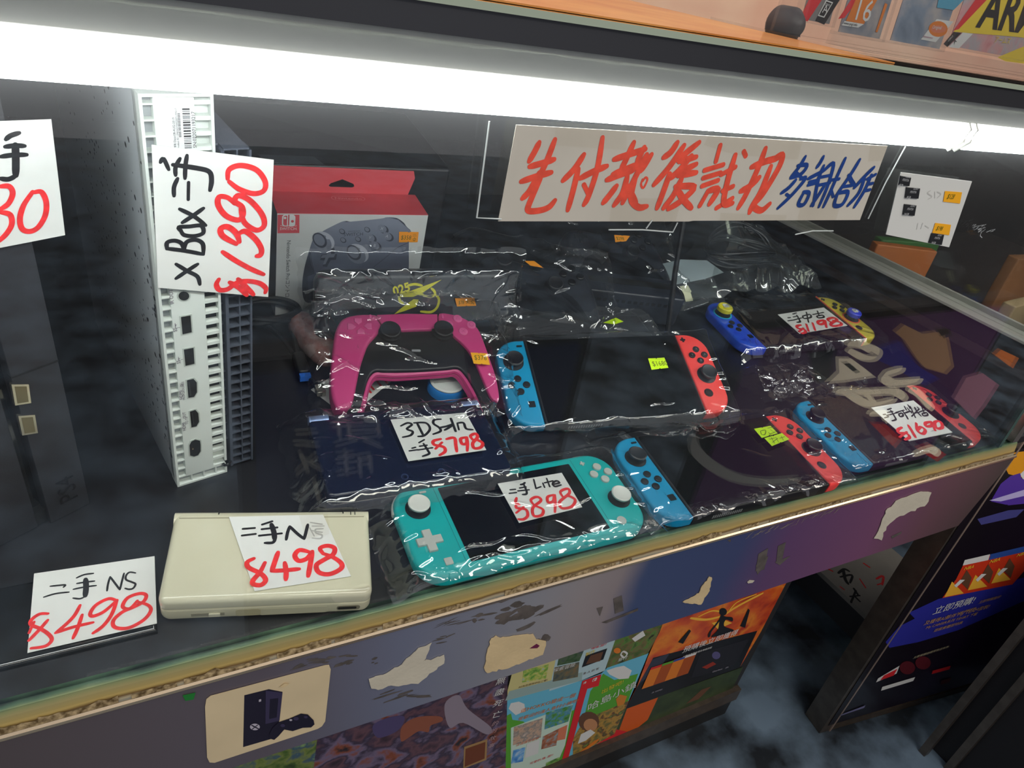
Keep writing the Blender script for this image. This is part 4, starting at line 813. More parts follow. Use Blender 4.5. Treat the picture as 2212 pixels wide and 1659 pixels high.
for k, p in enumerate(((1600, 608), (1510, 665), (1735, 670), (1655, 735))):
    x, y = CP.pts([p])[0]; b = MB(); b.slab(circle(.0047, 22, x, y), .0018, .0036, .0009, 0); fb = obj('face_button', b, PINKB, rs)
    L = MB()
    if k == 3: L.stroke([(x - .0018, y - .0018), (x + .0018, y + .0018)], .0004, .0037); L.stroke([(x - .0018, y + .0018), (x + .0018, y - .0018)], .0004, .0037)
    elif k == 2: L.stroke([(x + .0022 * math.cos(t / 2), y + .0022 * math.sin(t / 2)) for t in range(14)], .0004, .0037)
    elif k == 1: L.stroke([(x - .0018, y - .0018), (x + .0018, y - .0018), (x + .0018, y + .0018), (x - .0018, y + .0018), (x - .0018, y - .0018)], .0004, .0037, 1)
    else: L.stroke([(x - .002, y - .0015), (x + .002, y - .0015), (x, y + .002), (x - .002, y - .0015)], .0004, .0037, 1)
    obj('button_mark', L, mat('pink_mark', '#b52f74', .4), fb)
for p, w in (((735, 590), .002), ((1450, 588), .002)):
    x, y = CP.pts([p])[0]; obj('option_button', MB().slab(rrect(.002, .005, .0009, 3, x, y), .002, .0034, .0004, 0), PINKB, ls if p[0] < 1000 else rs)
x, y = CP.pts([(1195, 905)])[0]; obj('mute_button', MB().slab(rrect(.0085, .0022, .0006, 3, x, y), -.0014, -.0002, .0003, 0), mat('grey_button', '#9a9da0', .4), pk)
price_sticker('amber 378 sticker on the right grip of the pink controller', PKF @ T(0, 0, .0075), (640, 560, .217), [(1735, 930), (1895, 938), (1930, 1055), (1765, 1040)], '$378', AMB, at=(.1, .35))
o, C, c = paper_tag('price_tag', 'white tag half hidden under the pink controller', 'price tag', shelf(.0006), (640, 560, .217), [(145, 1300), (335, 1180), (1060, 900), (1070, 1110), (690, 1430), (340, 1450)], [RW_(st(26, [(720, 1240), (770, 1300)], [(790, 1200), (840, 1260)], [(850, 1180), (905, 1235)], [(850, 1180), (900, 1160)], [(700, 1280), (740, 1330)]))], G1)
x, y = Crop(shelf(.009), 640, 560, .217).pts([(1500, 1235)])[0]
bc = thing('bottle_cap', 'blue and white round cap lying under the pink controller', 'cap', shelf() @ T(x, y, .0004))
b = MB(); b.lathe([(.0185, 0), (.0185, .008), (.0175, .0095), (.0003, .0098)], 30); obj('blue_side', b, mat('cap_blue', '#1d7fd0', .3), bc)
b = MB(); b.lathe([(.0168, .0098), (.0172, .0112), (.0148, .0118), (.0140, .0106), (.0003, .0104)], 30); obj('white_rim', b, WHITEP, bc)

# boxed controller
BXF = SHELF @ T(.1215, .6105, .0004) @ RZ(-1.2)
bx = thing('product_box', 'white and red controller box with a punched hanging flap at the back', 'box', BXF)
BXW, BXH, BXD = .1475, .1175, .0440
BOXW = mat('box_white_print', '#d8dad8', .45, var=.02, vscale=20); BOXR = mat('box_red_print', '#dc5059', .4, var=.04, vscale=20)
b = MB().mat(BOXW); b.box(0, BXW, 0, BXD, 0, BXH); b.mat(BOXR); b.box(0, BXW, .0002, BXD, BXH, BXH + .0004); body = obj('carton', b, None, bx)
FLF = BXF @ T(0, BXD, BXH) @ RX(-6)
fl = MB(); w = BXW - .002; h = .0255
hole = [(.0565, .0075), (.0585, .0063), (.0805, .0063), (.0825, .0075), (.0815, .0100), (.0700, .0145), (.0585, .0100)]
outer = [(.0005, 0), (w - .006, 0), (w, .018), (w - .002, h), (.0005, h)]
def plate_with_hole(mb, outer, hole, z0, z1):
    bmx = bmesh.new(); rings = []
    for P in (outer, hole):
        vs_ = [bmx.verts.new((x, y, 0)) for x, y in P]; rings.append([bmx.edges.new((vs_[i], vs_[(i + 1) % len(vs_)])) for i in range(len(vs_))])
    g = bmesh.ops.triangle_fill(bmx, edges=rings[0] + rings[1], use_beauty=True)
    bmx.verts.index_update(); V = [tuple(v.co) for v in bmx.verts]; Fs = [tuple(v.index for v in f.verts) for f in bmx.faces]
    def inside(p):
        r = False
        for i in range(len(hole)):
            a, c_ = hole[i], hole[i - 1]
            if (a[1] > p[1]) != (c_[1] > p[1]) and p[0] < (c_[0] - a[0]) * (p[1] - a[1]) / (c_[1] - a[1]) + a[0]: r = not r
        return r
    Fs = [f for f in Fs if not inside((sum(V[i][0] for i in f) / 3, sum(V[i][1] for i in f) / 3))]
    mb.add([(x, y, z1) for x, y, _ in V], Fs); mb.add([(x, y, z0) for x, y, _ in V], [f[::-1] for f in Fs])
    for P in (outer, hole):
        n = len(P); mb.add([(x, y, z) for z in (z0, z1) for x, y in P], [(i, (i + 1) % n, n + (i + 1) % n, n + i) for i in range(n)])
    bmx.free()
plate_with_hole(fl, outer, hole, -.0007, 0)
obj('hanging_flap', fl, BOXR, bx, T(0, BXD, BXH) @ RX(-6) @ axes_frame((0, 0, 0), (1, 0, 0), (0, 0, 1)))
FP = axes_frame((0, 0, 0), (1, 0, 0), (0, 0, 1)); FW = BXF @ FP; CB = Crop(FW, 590, 440, .15675)
pr = MB().mat(BOXR); pr.flat(CB.pts([(62, 150), (362, 150), (360, 402), (60, 405)]), .0003); rl = obj('red_corner_print', pr, None, body, FP)
lg = MB().mat(mat('logo_white', '#e9eaea', .5))
u0, v0 = CB.pts([(212, 230)])[0]; s_ = .00100
def logo(mb, cx, cy, s, z, white, hole):
    mb.mat(white); mb.flat(rrect(.0088 * s, .0200 * s, (0, .0048 * s, .0048 * s, 0), 6, cx - .0052 * s, cy), z); mb.flat(rrect(.0088 * s, .0200 * s, (.0048 * s, 0, 0, .0048 * s), 6, cx + .0055 * s, cy), z)
    mb.mat(hole); mb.flat(rrect(.0056 * s, .0166 * s, (0, .0034 * s, .0034 * s, 0), 6, cx - .0050 * s, cy), z + .0001); mb.mat(white); mb.flat(circle(.0020 * s, 14, cx - .0054 * s, cy + .0045 * s), z + .0002); mb.mat(hole); mb.flat(circle(.0022 * s, 14, cx + .0056 * s, cy - .0010 * s), z + .0002)
LW = mat('logo_white', '#e9eaea', .5)
logo(lg, u0, v0, .62, .0004, LW, BOXR)
lg.mat(LW); a, b_ = CB.pts([(212, 325)])[0]; lg.text('NINTENDO', .0019, a, b_ + .0012, .0005, 0, 'CENTER', 1.5); a, b_ = CB.pts([(212, 362)])[0]; lg.text('SWITCH.', .0040, a, b_ + .0002, .0005, 0, 'CENTER', 1.02)
obj('logo', lg, None, body, FP)
tx = MB(); a, b_ = CB.pts([(190, 500)])[0]; tx.text('Nintendo Switch Proコントローラー', .0053, a, b_, .0004, math.radians(-90), 'LEFT', .98); obj('side_lettering', tx, mat('box_letter', '#4a4d50', .5), body, FP)
PADM = ramp_mat('printed_pad_grey', [(0, '#41465a'), (.5, '#646a7c'), (1, '#83899a')], 'Y', .04, .11, .45, 0, 15, .15)
PDK = mat('printed_pad_dark', '#3b3f4c', .5); PDM = mat('printed_pad_mid', '#777c8b', .5); PDL = mat('printed_pad_light', '#b4b7c4', .5)
pp = MB().mat(PADM)
pp.flat([tuple(p[:2]) for p in smooth_path([(x, y, 0) for x, y in CB.pts([(400, 1180), (410, 1000), (450, 800), (510, 600), (560, 480), (680, 380), (850, 290), (950, 245), (1010, 235), (1060, 245), (1480, 205), (1560, 185), (1700, 195), (1800, 260), (1840, 320), (1900, 380), (1870, 520), (1865, 960), (1800, 1150), (1600, 1150), (1350, 1160), (700, 1250), (520, 1360), (430, 1330)])], 3, True)], .0003)
pp.mat(PDK)
for P in ([(1010, 235), (1060, 245), (980, 250)], [(1560, 185), (1700, 195), (1800, 260), (1840, 320), (1900, 380), (1850, 330), (1760, 230), (1650, 200)], [(400, 1180), (410, 1000), (450, 800), (510, 640), (505, 720), (530, 850), (575, 960), (470, 1000), (480, 1100), (500, 1360), (430, 1330)]): pp.flat(CB.pts(P), .00042)
pp.stroke(CB.pts([(1370, 880), (1560, 730), (1700, 610), (1850, 540)]), .0006, .00042); pp.stroke(CB.pts([(510, 640), (530, 800), (570, 950)]), .0006, .00042)
def el(cx, cy, a, b2, m, z, n=20):
    pp.mat(m); pp.flat(CB.pts([(cx + a * math.cos(2 * math.pi * k / n) - .3 * b2 * math.sin(2 * math.pi * k / n) * -1, cy + b2 * math.sin(2 * math.pi * k / n)) for k in range(n)]), z)
for cx, cy in ((640, 530), (1110, 700)):
    el(cx + 60, cy - 20, 140, 130, PDL, .00045); el(cx + 35, cy + 5, 125, 120, PDM, .00050); el(cx, cy - 30, 95, 105, PDK, .00055); el(cx - 5, cy - 35, 72, 82, PDM, .0006); el(cx + 110, cy - 65, 26, 22, PDL, .0006)
for cx, cy, ch in ((1500, 340, 'X'), (1570, 445, 'A'), (1335, 465, 'Y'), (1400, 570, 'B')):
    el(cx + 22, cy + 12, 66, 60, PDK, .00045); el(cx, cy, 60, 56, PDM, .0005); pp.mat(PDL); a, b_ = CB.pts([(cx - 8, cy + 18)])[0]; pp.text(ch, .0045, a, b_, .00055, -.2, 'CENTER')
for cx, cy in ((950, 380), (1295, 355), (1170, 488), (965, 500)): el(cx, cy, 40, 38, PDK, .00045); el(cx - 4, cy - 4, 30, 28, PDM, .0005)
pp.mat(PDK); pp.flat(CB.pts([(745, 615), (845, 605), (845, 690), (880, 690), (865, 770), (790, 775), (740, 870), (680, 860), (710, 780), (645, 775), (665, 700), (735, 690)]), .00045)
pp.mat(PDM); pp.flat(CB.pts([(750, 625), (800, 620), (795, 690), (855, 690), (835, 735), (765, 740), (720, 830), (685, 835), (720, 740), (655, 745), (675, 705), (740, 695)]), .0005)
pp.mat(PDK); a, b_ = CB.pts([(1105, 440)])[0]; pp.text('SWITCH', .0052, a, b_, .0005, .05, 'CENTER'); a, b_ = CB.pts([(1115, 398)])[0]; pp.text('NINTENDO', .0019, a, b_ + .0012, .0005, .05, 'CENTER', 1.2)
obj('printed_picture', pp, None, body, FP)
tpF = T(0, 0, BXH + .0006); CTp = Crop(BXF @ tpF, 540, 180, .27726)
lt = MB(); q = CTp.pts([(640, 890), (890, 903)]); cxy = mean(q); hw = (q[1][0] - q[0][0]) / 2
P = rrect(hw * 2.1, .0085, .0042, 6, cxy[0], cxy[1]); 
for i in range(len(P)): lt.stroke([P[i - 1], P[i]], .0006, 0)
lt.text('Nintendo', .0062, cxy[0], cxy[1] - .0022, 0, -.02, 'CENTER', 1.15); obj('brand_oval', lt, mat('oval_print', '#f0a3a3', .5), body, tpF)
price_sticker('orange 358 sticker on the controller box', FW @ T(0, 0, .0007), (590, 440, .15675), [(1735, 385), (2005, 390), (1990, 528), (1732, 530)], '$358', ORANGE, .0002, st(5, [(1925, 425), (1965, 418)], [(1920, 445), (1975, 440)], [(1925, 480), (1960, 475), (1955, 500), (1930, 505), (1925, 480)], [(1945, 460), (1940, 515)]), .42, at=(.08, .28))

# zip pouch with the round emblem
PO = Crop(shelf(.0), 640, 560, .217)
POF = SHELF @ axes_frame((.252, .548, .005), (1, -.05, 0), (0, .030, .075))
CPO = Crop(POF @ T(0, 0, .0165), 640, 560, .217)
po = thing('zip_case', 'black zip case with a yellow round emblem, leaning in a clear bag', 'case', POF)
q = CPO.pts([(140, 180), (2080, 130), (2200, 690), (230, 760)])
b = MB(); bp_ = [tuple(p) for p in ccw(q)]; 
cxx, cyy = mean(bp_); ww = max(p[0] for p in bp_) - min(p[0] for p in bp_); hh = .076
b.slab(rrect(ww * .93, hh, .014, 6, cxx, .038), -.004, .016, .008, .006); obj('shell', b, mat('black_leatherette', '#0f1722', .42, coat=.08, bump=.05, bscale=300), po)
YEL = mat('yellow_print', '#e4dd10', .5); em = MB().mat(YEL)
em.stroke(CPO.pts([(1110, 262), (1180, 248), (1250, 262)]), .0026, .0166); em.stroke(CPO.pts([(1022, 385), (1035, 420), (1062, 440)]), .0026, .0166); em.stroke(CPO.pts([(1345, 290), (1372, 315), (1385, 350)]), .0026, .0166)
em.stroke(CPO.pts([(1385, 350), (1420, 400), (1400, 480), (1340, 525), (1240, 520)]), .0026, .0166)
em.flat(CPO.pts([(1000, 375), (1120, 318), (1445, 200), (1250, 335), (1160, 372)]), .0176); em.flat(CPO.pts([(970, 545), (1060, 470), (1165, 395), (1215, 400), (1190, 470), (1075, 512)]), .0176)
a, b_ = CPO.pts([(970, 360)])[0]; em.text('025', .0125, a, b_, .0177, .28, 'LEFT', .95, .03)
obj('emblem', em, None, po)
ORG = ORANGE
price_sticker('orange 78 sticker on the bagged zip case', POF @ T(0, 0, .0240), (640, 560, .217), [(1578, 388), (1768, 382), (1790, 462), (1598, 470)], '$78', ORANGE, .0002, st(5, [(1690, 420), (1720, 415)], [(1705, 405), (1695, 445)], [(1700, 425), (1722, 440)], [(1730, 425), (1745, 420), (1745, 440), (1730, 442)], [(1755, 405), (1745, 415)], [(1755, 405), (1770, 418)], [(1750, 445), (1772, 440)], [(1752, 425), (1768, 450)]), .42, at=(.1, .28))

# ------------------------------------------------------------------ dark things at the back of the shelf
PADB = mat('pad_black', '#2b2e36', .3, bump=.06, bscale=1200)
def gamepad(label, frame, caps):
    t = thing('game_controller', label, 'game controller', frame, 'black game controllers in bags')
    half_ = [(0, .028), (.022, .030), (.045, .033), (.062, .026), (.071, .008), (.078, -.020), (.079, -.045), (.072, -.058), (.060, -.058), (.049, -.045), (.036, -.026), (.020, -.019), (0, -.019)]
    P = half_ + [(-x, y) for x, y in half_[-2:0:-1]]
    P = [tuple(p[:2]) for p in smooth_path([(x, y, 0) for x, y in ccw(P)], 4, True)]
    b = MB(); b.slab(P, 0, .034, .013, .012, 6); body = obj('body', b, PADB, t)
    for sx, sy in ((-.040, .016), (.021, -.006)) if caps else ((-.022, -.006), (.022, -.006)):
        s = MB(); s.lathe([(.0115, .033), (.0115, .0345), (.0065, .0348), (.0055, .0400), (.0092, .0415), (.0095, .0430), (.0085, .0440), (.0055, .0430), (.0003, .0428)], 24, sx, sy); obj('thumbstick', s, BLACKP, t)
    s = MB(); dx, dy = (-.021, -.006) if caps else (-.045, .016); s.slab(plus(dx, dy, .0032, 2.8), .033, .0362, .0006, 0); obj('direction_pad', s, BTN, t)
    for a, c_ in ((0, 1), (1, 0), (0, -1), (-1, 0)):
        s = MB(); s.slab(circle(.0048, 18, .043 + a * .0105, .016 + c_ * .0105), .033, .0368, .0016, 0); obj('face_button', s, BLACKG, t)
    s = MB(); s.slab(rrect(.028, .013, .002, 3, 0, .020), .033, .0346, .0006, 0) if not caps else s.slab(circle(.0075, 20, 0, .020), .033, .0346, .0006, 0); obj('centre_pad' if not caps else 'guide_button', s, BLACKG, t)
    return t
XPF = SHELF @ T(.412, .602, .012) @ RZ(-22) @ RX(20)
PPF = SHELF @ T(.556, .664, .016) @ RZ(-9) @ RX(25)
gamepad('black game controller in a bag with an orange sticker, just behind the zip case', XPF, True)
gamepad('black game controller in a crinkled bag at the back, below the notice', PPF, False)
price_sticker('orange sticker curling on the bag of the nearer black controller', XPF @ T(-.005, .012, .050) @ RX(-4), (880, 440, .23508), [(1078, 528), (1165, 528), (1250, 592), (1130, 570)], '', ORANGE, group='plain orange stickers')
price_sticker('orange 298 sticker on the bag of the farther black controller', PPF @ T(0, .012, .052), (880, 440, .23508), [(1900, 288), (2045, 297), (2010, 345), (1910, 356)], '$298', ORANGE, at=(.1, .35))
# console dock
DKF = SHELF @ T(.540, .578, .0004) @ RZ(-16)
dk_ = thing('console_dock', 'black dock box with a slotted top behind the propped-up console', 'dock', DKF)
b = MB(); b.slab(rrect(.130, .046, .006, 4), 0, .040, .003, .002); db = obj('shell', b, PADB, dk_)
b = MB(); b.slab(rrect(.116, .014, .002, 2, 0, .004), .0395, .0402); obj('slot', b, HOLE, db)
b = MB()
for k in range(12): b.box(-.05 + k * .008, -.0455 + k * .008, -.0234, -.0229, .026, .030)
obj('vent_slits', b, HOLE, db)
# console lying behind the propped-up one in its bag
KF = SHELF @ T(.440, .520, .0004) @ RZ(-6)
bk = thing('spare_tablet', 'dark console tablet in a bag behind the propped-up console', 'tablet', KF)
b = MB(); b.slab(rrect(.165, .050, .004, 4), 0, .026, .003, .003); obj('body', b, PADB, bk)
# support below the propped-up console
b = MB(); b.slab(rrect(.150, .070, .004, 4), 0, .017, .002, .002); o = obj('stand_block', b, BLACKP, None, SHELF @ T(.418, .432, .0004) @ RZ(-9.7)); tag(o, 'low black block under the propped-up console', 'stand')
# usb plug poking out below the console
PGF = SHELF @ T(.4075, .3585, .006) @ RZ(-70)
pg = thing('charging_plug', 'dark grey charging plug poking out below the propped-up console', 'plug', PGF)
b = MB(); b.slab(rrect(.030, .0105, .003, 4), -.003, .004, .0015, .0015); obj('plug_body', b, mat('plug_grey', '#33373c', .5), pg)
b = MB(); b.slab(rrect(.010, .0075, .0025, 4, .020, 0), -.0015, .0012, .0004, .0004); obj('metal_tip', b, mat('bright_metal', '#d9c3a5'), pg)
b = MB(); b.text('Nintendo', .0042, -.010, -.0014, .0042); obj('lettering', b, mat('grey_letter', '#8a8f93', .5), pg)
# flat zip bag with a pale sticker
ZF = SHELF @ axes_frame((.640, .585, .004), (1, -.12, .0), (.15, .8, .55))
CZ = Crop(ZF, 1340, 440, .28029)
zb = thing('zip_bag', 'grey flat zip bag with a blank pale sticker leaning behind the deep blue controller', 'bag', ZF)
P = CZ.pts([(205, 590), (700, 570), (780, 740), (330, 900)]); b = MB()
q = ccw(P); b.slab(q, 0, .006, .003, .003); obj('bag_front', b, FILM2, zb)
b = MB(); b.slab(inset(q, .010), .0012, .0045, .001, .001); obj('contents', b, mat('smoky_contents', '#2c3236', .4), zb)
P = ccw(CZ.pts([(130, 520), (440, 448), (640, 455), (770, 548), (620, 600), (270, 668)])); b = MB(); b.slab(P, .0065, .0085, .0008, .0008); obj('flap', b, mat('grey_film_flap', '#8b979b', .3, coat=.3), zb)
P = ccw(CZ.pts([(435, 652), (498, 643), (525, 690), (520, 702), (538, 762), (482, 770), (468, 715), (460, 700)])); b = MB(); b.slab(P, .0066, .0068); obj('blank_sticker', b, mat('pale_sticker', '#d8dab8', .6), zb)
# thin dark rod standing in front of it
rd = thing('thin_rod', 'thin black rod leaning upright between the dock and the zip bag', 'rod', SHELF @ T(.570, .520, .0004))
b = MB(); b.tube([(0, 0, .003), (.0, .03, .075), (.004, .065, .165)], lambda t: .0036 - .0008 * t, 8); obj('shaft', b, BLACKP, rd); b = MB(); b.tube([(0, -.0006, .0015), (0, .0012, .0065)], .0048, 8); obj('tip', b, BLACKP, rd)
# cables
def loops(c, r, n, seed, zh=.012, sq=.7):
    R = random.Random(seed); P = []
    for k in range(n * 14 + 1):
        a = 2 * math.pi * k / 14; rr = r * (1 + .14 * noise.noise((k * .13, seed, 0))); P.append((c[0] + rr * math.cos(a), c[1] + sq * rr * math.sin(a) + .004 * noise.noise((k * .1, seed, 5)), c[2] + zh * (.5 + .8 * noise.noise((k * .17, seed + 9, 0)))))
    return [(x, y, max(z, .003)) for x, y, z in P]
cb = thing('coiled_cable', 'coil of thin black cable in a clear bag at the back right', 'cable', SHELF @ T(.79, .655, .0004))
b = MB(); b.tube(loops((0, 0, .012), .062, 6, 3, .05, .55), .0019, 6, 3); obj('cord', b, BTN, cb)
b = MB(); b.slab(rrect(.05, .03, .006, 4, .02, .01), .001, .022, .004, .003); obj('power_brick', b, BLACKP, cb)
c2 = thing('coiled_cable', 'thick black coiled cable with a blue plug beside the controller box', 'cable', SHELF @ T(.112, .585, .0004))
b = MB(); b.tube(loops((-.002, .010, .010), .032, 4, 7, .02, .5), .0024, 7, 3); b.tube([(.020, .0, .010), (.018, -.025, .010), (.016, -.052, .008)], .0024, 7, 4); b.tube([(-.012, .005, .014), (.004, -.02, .012), (.012, -.045, .008)], .0024, 7, 4); obj('cord', b, BTN, c2)
b = MB(); b.slab(rrect(.011, .030, .003, 3, .0165, -.062), .002, .012, .002, .002); pb = obj('plug_body', b, BLACKP, c2)
b = MB(); b.box(.0115, .0215, -.082, -.077, .0035, .0095); obj('blue_tongue', b, mat('usb_blue', '#2c6fd6', .4), pb)
b = MB(); b.tube([(.016, -.052, .008), (.020, -.075, .005), (.024, -.090, .005)], .0026, 7, 4); obj('second_cord', b, BTN, c2)
b = MB(); b.slab(rrect(.0085, .012, .001, 2, .026, -.098), .002, .0075, .0006, .0006); obj('metal_plug', b, mat('usb_metal', '#cfcabb'), c2)
b = MB(); b.tube([(-.036, .012, .012), (-.036, .014, .03), (-.028, .012, .03), (-.028, .010, .012)], .0012, 6, 3); obj('twist_tie', b, BTN, c2)
# soft red pouch
rp = MB(); P = [tuple(p[:2]) for p in smooth_path([(-.020, -.045, 0), (.018, -.048, 0), (.026, 0, 0), (.018, .042, 0), (-.014, .045, 0), (-.028, .01, 0)], 4, True)]; rp.slab(P, 0, .030, .014, .012, 6)
o = obj('soft_pouch', rp, mat('dusty_red_cloth', '#9a5a54', .6, vscale=60, col2='#b39a97', bump=.3, bscale=120), None, SHELF @ T(.147, .560, .0006) @ RZ(14) @ Matrix.Diagonal((.55, .8, .7, 1))); tag(o, 'small dusty red pouch in plastic left of the zip case', 'pouch')
# dark device lying at the very back
dv = thing('dark_device', 'long black device with a grey label at the back behind the controller box', 'device', SHELF @ T(.200, .760, .0004))
b = MB(); b.slab(rrect(.24, .16, .006, 4), 0, .135, .004, .003); obj('shell', b, mat('device_black', '#15161a', .35), dv)
b = MB(); b.slab([(-.075, -.0795), (-.020, -.0795), (-.026, -.062), (-.081, -.062)], .1350, .1353); obj('grey_label', b, mat('dim_label', '#4c4e55', .5), dv)

# ------------------------------------------------------------------ stickers on the counter front and posters on the base cabinets
def cut(name, label, cat, plane, crop, pts, m, extra=(), th=.0005, group=None, gap=.0003, texts=(), rag=0, soft=False):
    """A flat paper piece; extra = (material, points | ('s', points, width)) printed on its face."""
    if rag:
        R = random.Random(len(label)); q = []
        for i, p0 in enumerate(pts):
            p1 = pts[(i + 1) % len(pts)]; n = max(2, int(math.hypot(p1[0] - p0[0], p1[1] - p0[1]) / (rag * 2.2)))
            q += [(p0[0] + (p1[0] - p0[0]) * k / n + (R.uniform(-.7, .7) * rag if k else 0), p0[1] + (p1[1] - p0[1]) * k / n + (R.uniform(-.7, .7) * rag if k else 0)) for k in range(n)]
        pts = q
    C = Crop(plane, *crop); P = ccw(C.pts(pts)); F, L, c = centred(plane, P); b = MB().mat(m); b.prism(L, gap, gap + th); z = gap + th
    o = obj(name, b, None, None, F); tag(o, label, cat, group)
    pr = MB()
    for k, e_ in enumerate(extra):
        z += .00006; pr.mat(e_[0])
        if e_[1][0] == 's': pr.stroke([(x - c[0], y - c[1]) for x, y in C.pts(e_[1][1])], C.size(e_[1][1][0], e_[1][2]), z)
        else:
            q = [(x - c[0], y - c[1]) for x, y in C.pts(e_[1])]
            pr.flat([tuple(p[:2]) for p in smooth_path([(x, y, 0) for x, y in q], 5, True)] if soft and len(q) > 5 else q, z)
    for body, p, q, m2, k in texts:                                  # text from p along to q, k = height over width ratio helper
        z += .00008; (x0, y0), (x1, y1) = C.pts([p, q]); a = math.atan2(y1 - y0, x1 - x0); w = math.hypot(x1 - x0, y1 - y0)
        pr.mat(m2); pr.text(body, k * w, x0 - c[0], y0 - c[1], z, a)
    if pr.v: obj('print', pr, None, o)
    return o
FPL = front_plane(.2503); C3t = (400, 1200, .36166); C4t = (1000, 1200, .34358); C5t = (1520, 960, .42144)
def disc(cx, cy, rx, ry=None, n=14): ry = ry or rx; return [(cx + rx * math.cos(2 * math.pi * k / n), cy + ry * math.sin(2 * math.pi * k / n)) for k in range(n)]
BEIGE = mat('aged_sticker_beige', '#d8c49e', .6, var=.05, vscale=18); TORN = mat('torn_white_paper', '#c9c1ae', .8, var=.05, vscale=30, bump=.3, bscale=300)
TORN2 = mat('torn_tan_paper', '#d4bc90', .8, var=.06, vscale=30, bump=.3, bscale=300)
K1 = mat('print_black_violet', '#1f1a2c', .4); K2 = mat('print_violet_grey', '#3a3350', .4); K3 = mat('print_pale', '#b7b0bd', .4)
cut('picture_sticker', 'beige rounded sticker with a black console and controller picture on the counter front', 'sticker', FPL, C3t,
    [(150, 835), (835, 652), (858, 650), (868, 675), (835, 985), (815, 1015), (790, 1030), (175, 1232), (145, 1230), (130, 1200), (118, 900), (125, 855)], BEIGE, [
    (K1, [(352, 828), (498, 792), (580, 808), (560, 985), (545, 1060), (510, 1090), (345, 1138)]), (K2, [(480, 800), (580, 812), (562, 980), (478, 1000)]), (K1, [(505, 850), (555, 845), (545, 960), (500, 970)]),
    (K3, disc(415, 1016, 30, 20)), (K1, ('s', [(395, 1005), (415, 1016), (438, 1028)], 6)), (K1, ('s', [(398, 1030), (415, 1016), (432, 1003)], 6)), (K3, [(438, 852), (452, 848), (452, 862), (438, 866)]),
    (K1, [(505, 1085), (500, 1060), (520, 1020), (560, 985), (620, 965), (690, 935), (730, 940), (765, 975), (770, 1000), (750, 1018), (700, 1020), (640, 1040), (590, 1030), (555, 1070), (530, 1092)]), (K2, disc(660, 965, 16, 11)), (K2, disc(718, 955, 12, 8)), (K2, disc(580, 1005, 14, 10)), (K3, disc(628, 972, 9, 6)),
    (TORN2, [(560, 775), (590, 752), (620, 755), (600, 770), (580, 778)])], .0005)
cut('torn_sticker', 'torn white sticker like a bird wing on the middle of the counter front', 'sticker', FPL, C3t, [(1095, 735), (1180, 710), (1290, 650), (1340, 600), (1390, 550), (1470, 518), (1420, 630), (1545, 590), (1545, 640), (1480, 690), (1390, 762), (1300, 770), (1210, 775), (1150, 798), (1110, 790)], TORN, rag=9)
cut('torn_sticker', 'torn tan sticker with a small maroon flap on the counter front', 'sticker', FPL, C4t, [(130, 700), (150, 600), (175, 520), (205, 500), (235, 515), (330, 500), (440, 490), (460, 525), (520, 535), (500, 620), (350, 680), (150, 735)], TORN2, [(mat('maroon_print', '#6b1c45', .5), [(415, 580), (460, 550), (480, 562), (465, 578)])], rag=8)
cut('torn_sticker', 'small curled tan paper scrap on the blue part of the counter front', 'sticker', FPL, C4t, [(1380, 290), (1430, 262), (1480, 235), (1500, 190), (1545, 130), (1562, 135), (1555, 190), (1535, 240), (1495, 305)], TORN2, rag=6)
cut('torn_sticker', 'torn cream paper scrap near the right end of the counter front', 'sticker', FPL, C5t, [(870, 480), (905, 410), (930, 340), (1000, 280), (1110, 240), (1165, 245), (1150, 290), (1130, 315), (1060, 340), (985, 375), (935, 420), (910, 490)], TORN, rag=8)
cut('torn_sticker', 'tiny white paper fleck on the purple part of the counter front', 'sticker', FPL, C4t, [(1785, 165), (1800, 152), (1830, 155), (1818, 168), (1790, 172)], TORN)
cut('green_scrap', 'tiny green scrap under the brass channel at the lower left', 'sticker', FPL, (0, 1050, .38879), [(1015, 1160), (1085, 1145), (1075, 1180), (1030, 1188)], mat('green_scrap', '#1f7a2f', .5))
LCP = front_plane(.4385)
WHT = mat('print_white', '#e6e6e2', .5); ORP = mat('print_orange', '#e8822a', .5); YLP = mat('print_yellow', '#f2d33a', .5); GRP = mat('print_green', '#5aa832', .5); SKY = mat('print_sky', '#6fc3e0', .5); REDP = mat('print_red', '#e0262e', .5); BRN = mat('print_brown', '#6a4630', .5); DKG = mat('print_dark_green', '#2f4a26', .5); PNK = mat('print_salmon', '#e2825f', .5); BLK = mat('print_black', '#141318', .4)
ANIM = blob_mat('picture_dusk_violet', ['#1d171c', '#4b3340', '#6c4a55', '#3b2f45', '#7a6a86', '#8e4c35', '#2a2026'], 22, .4, .25)
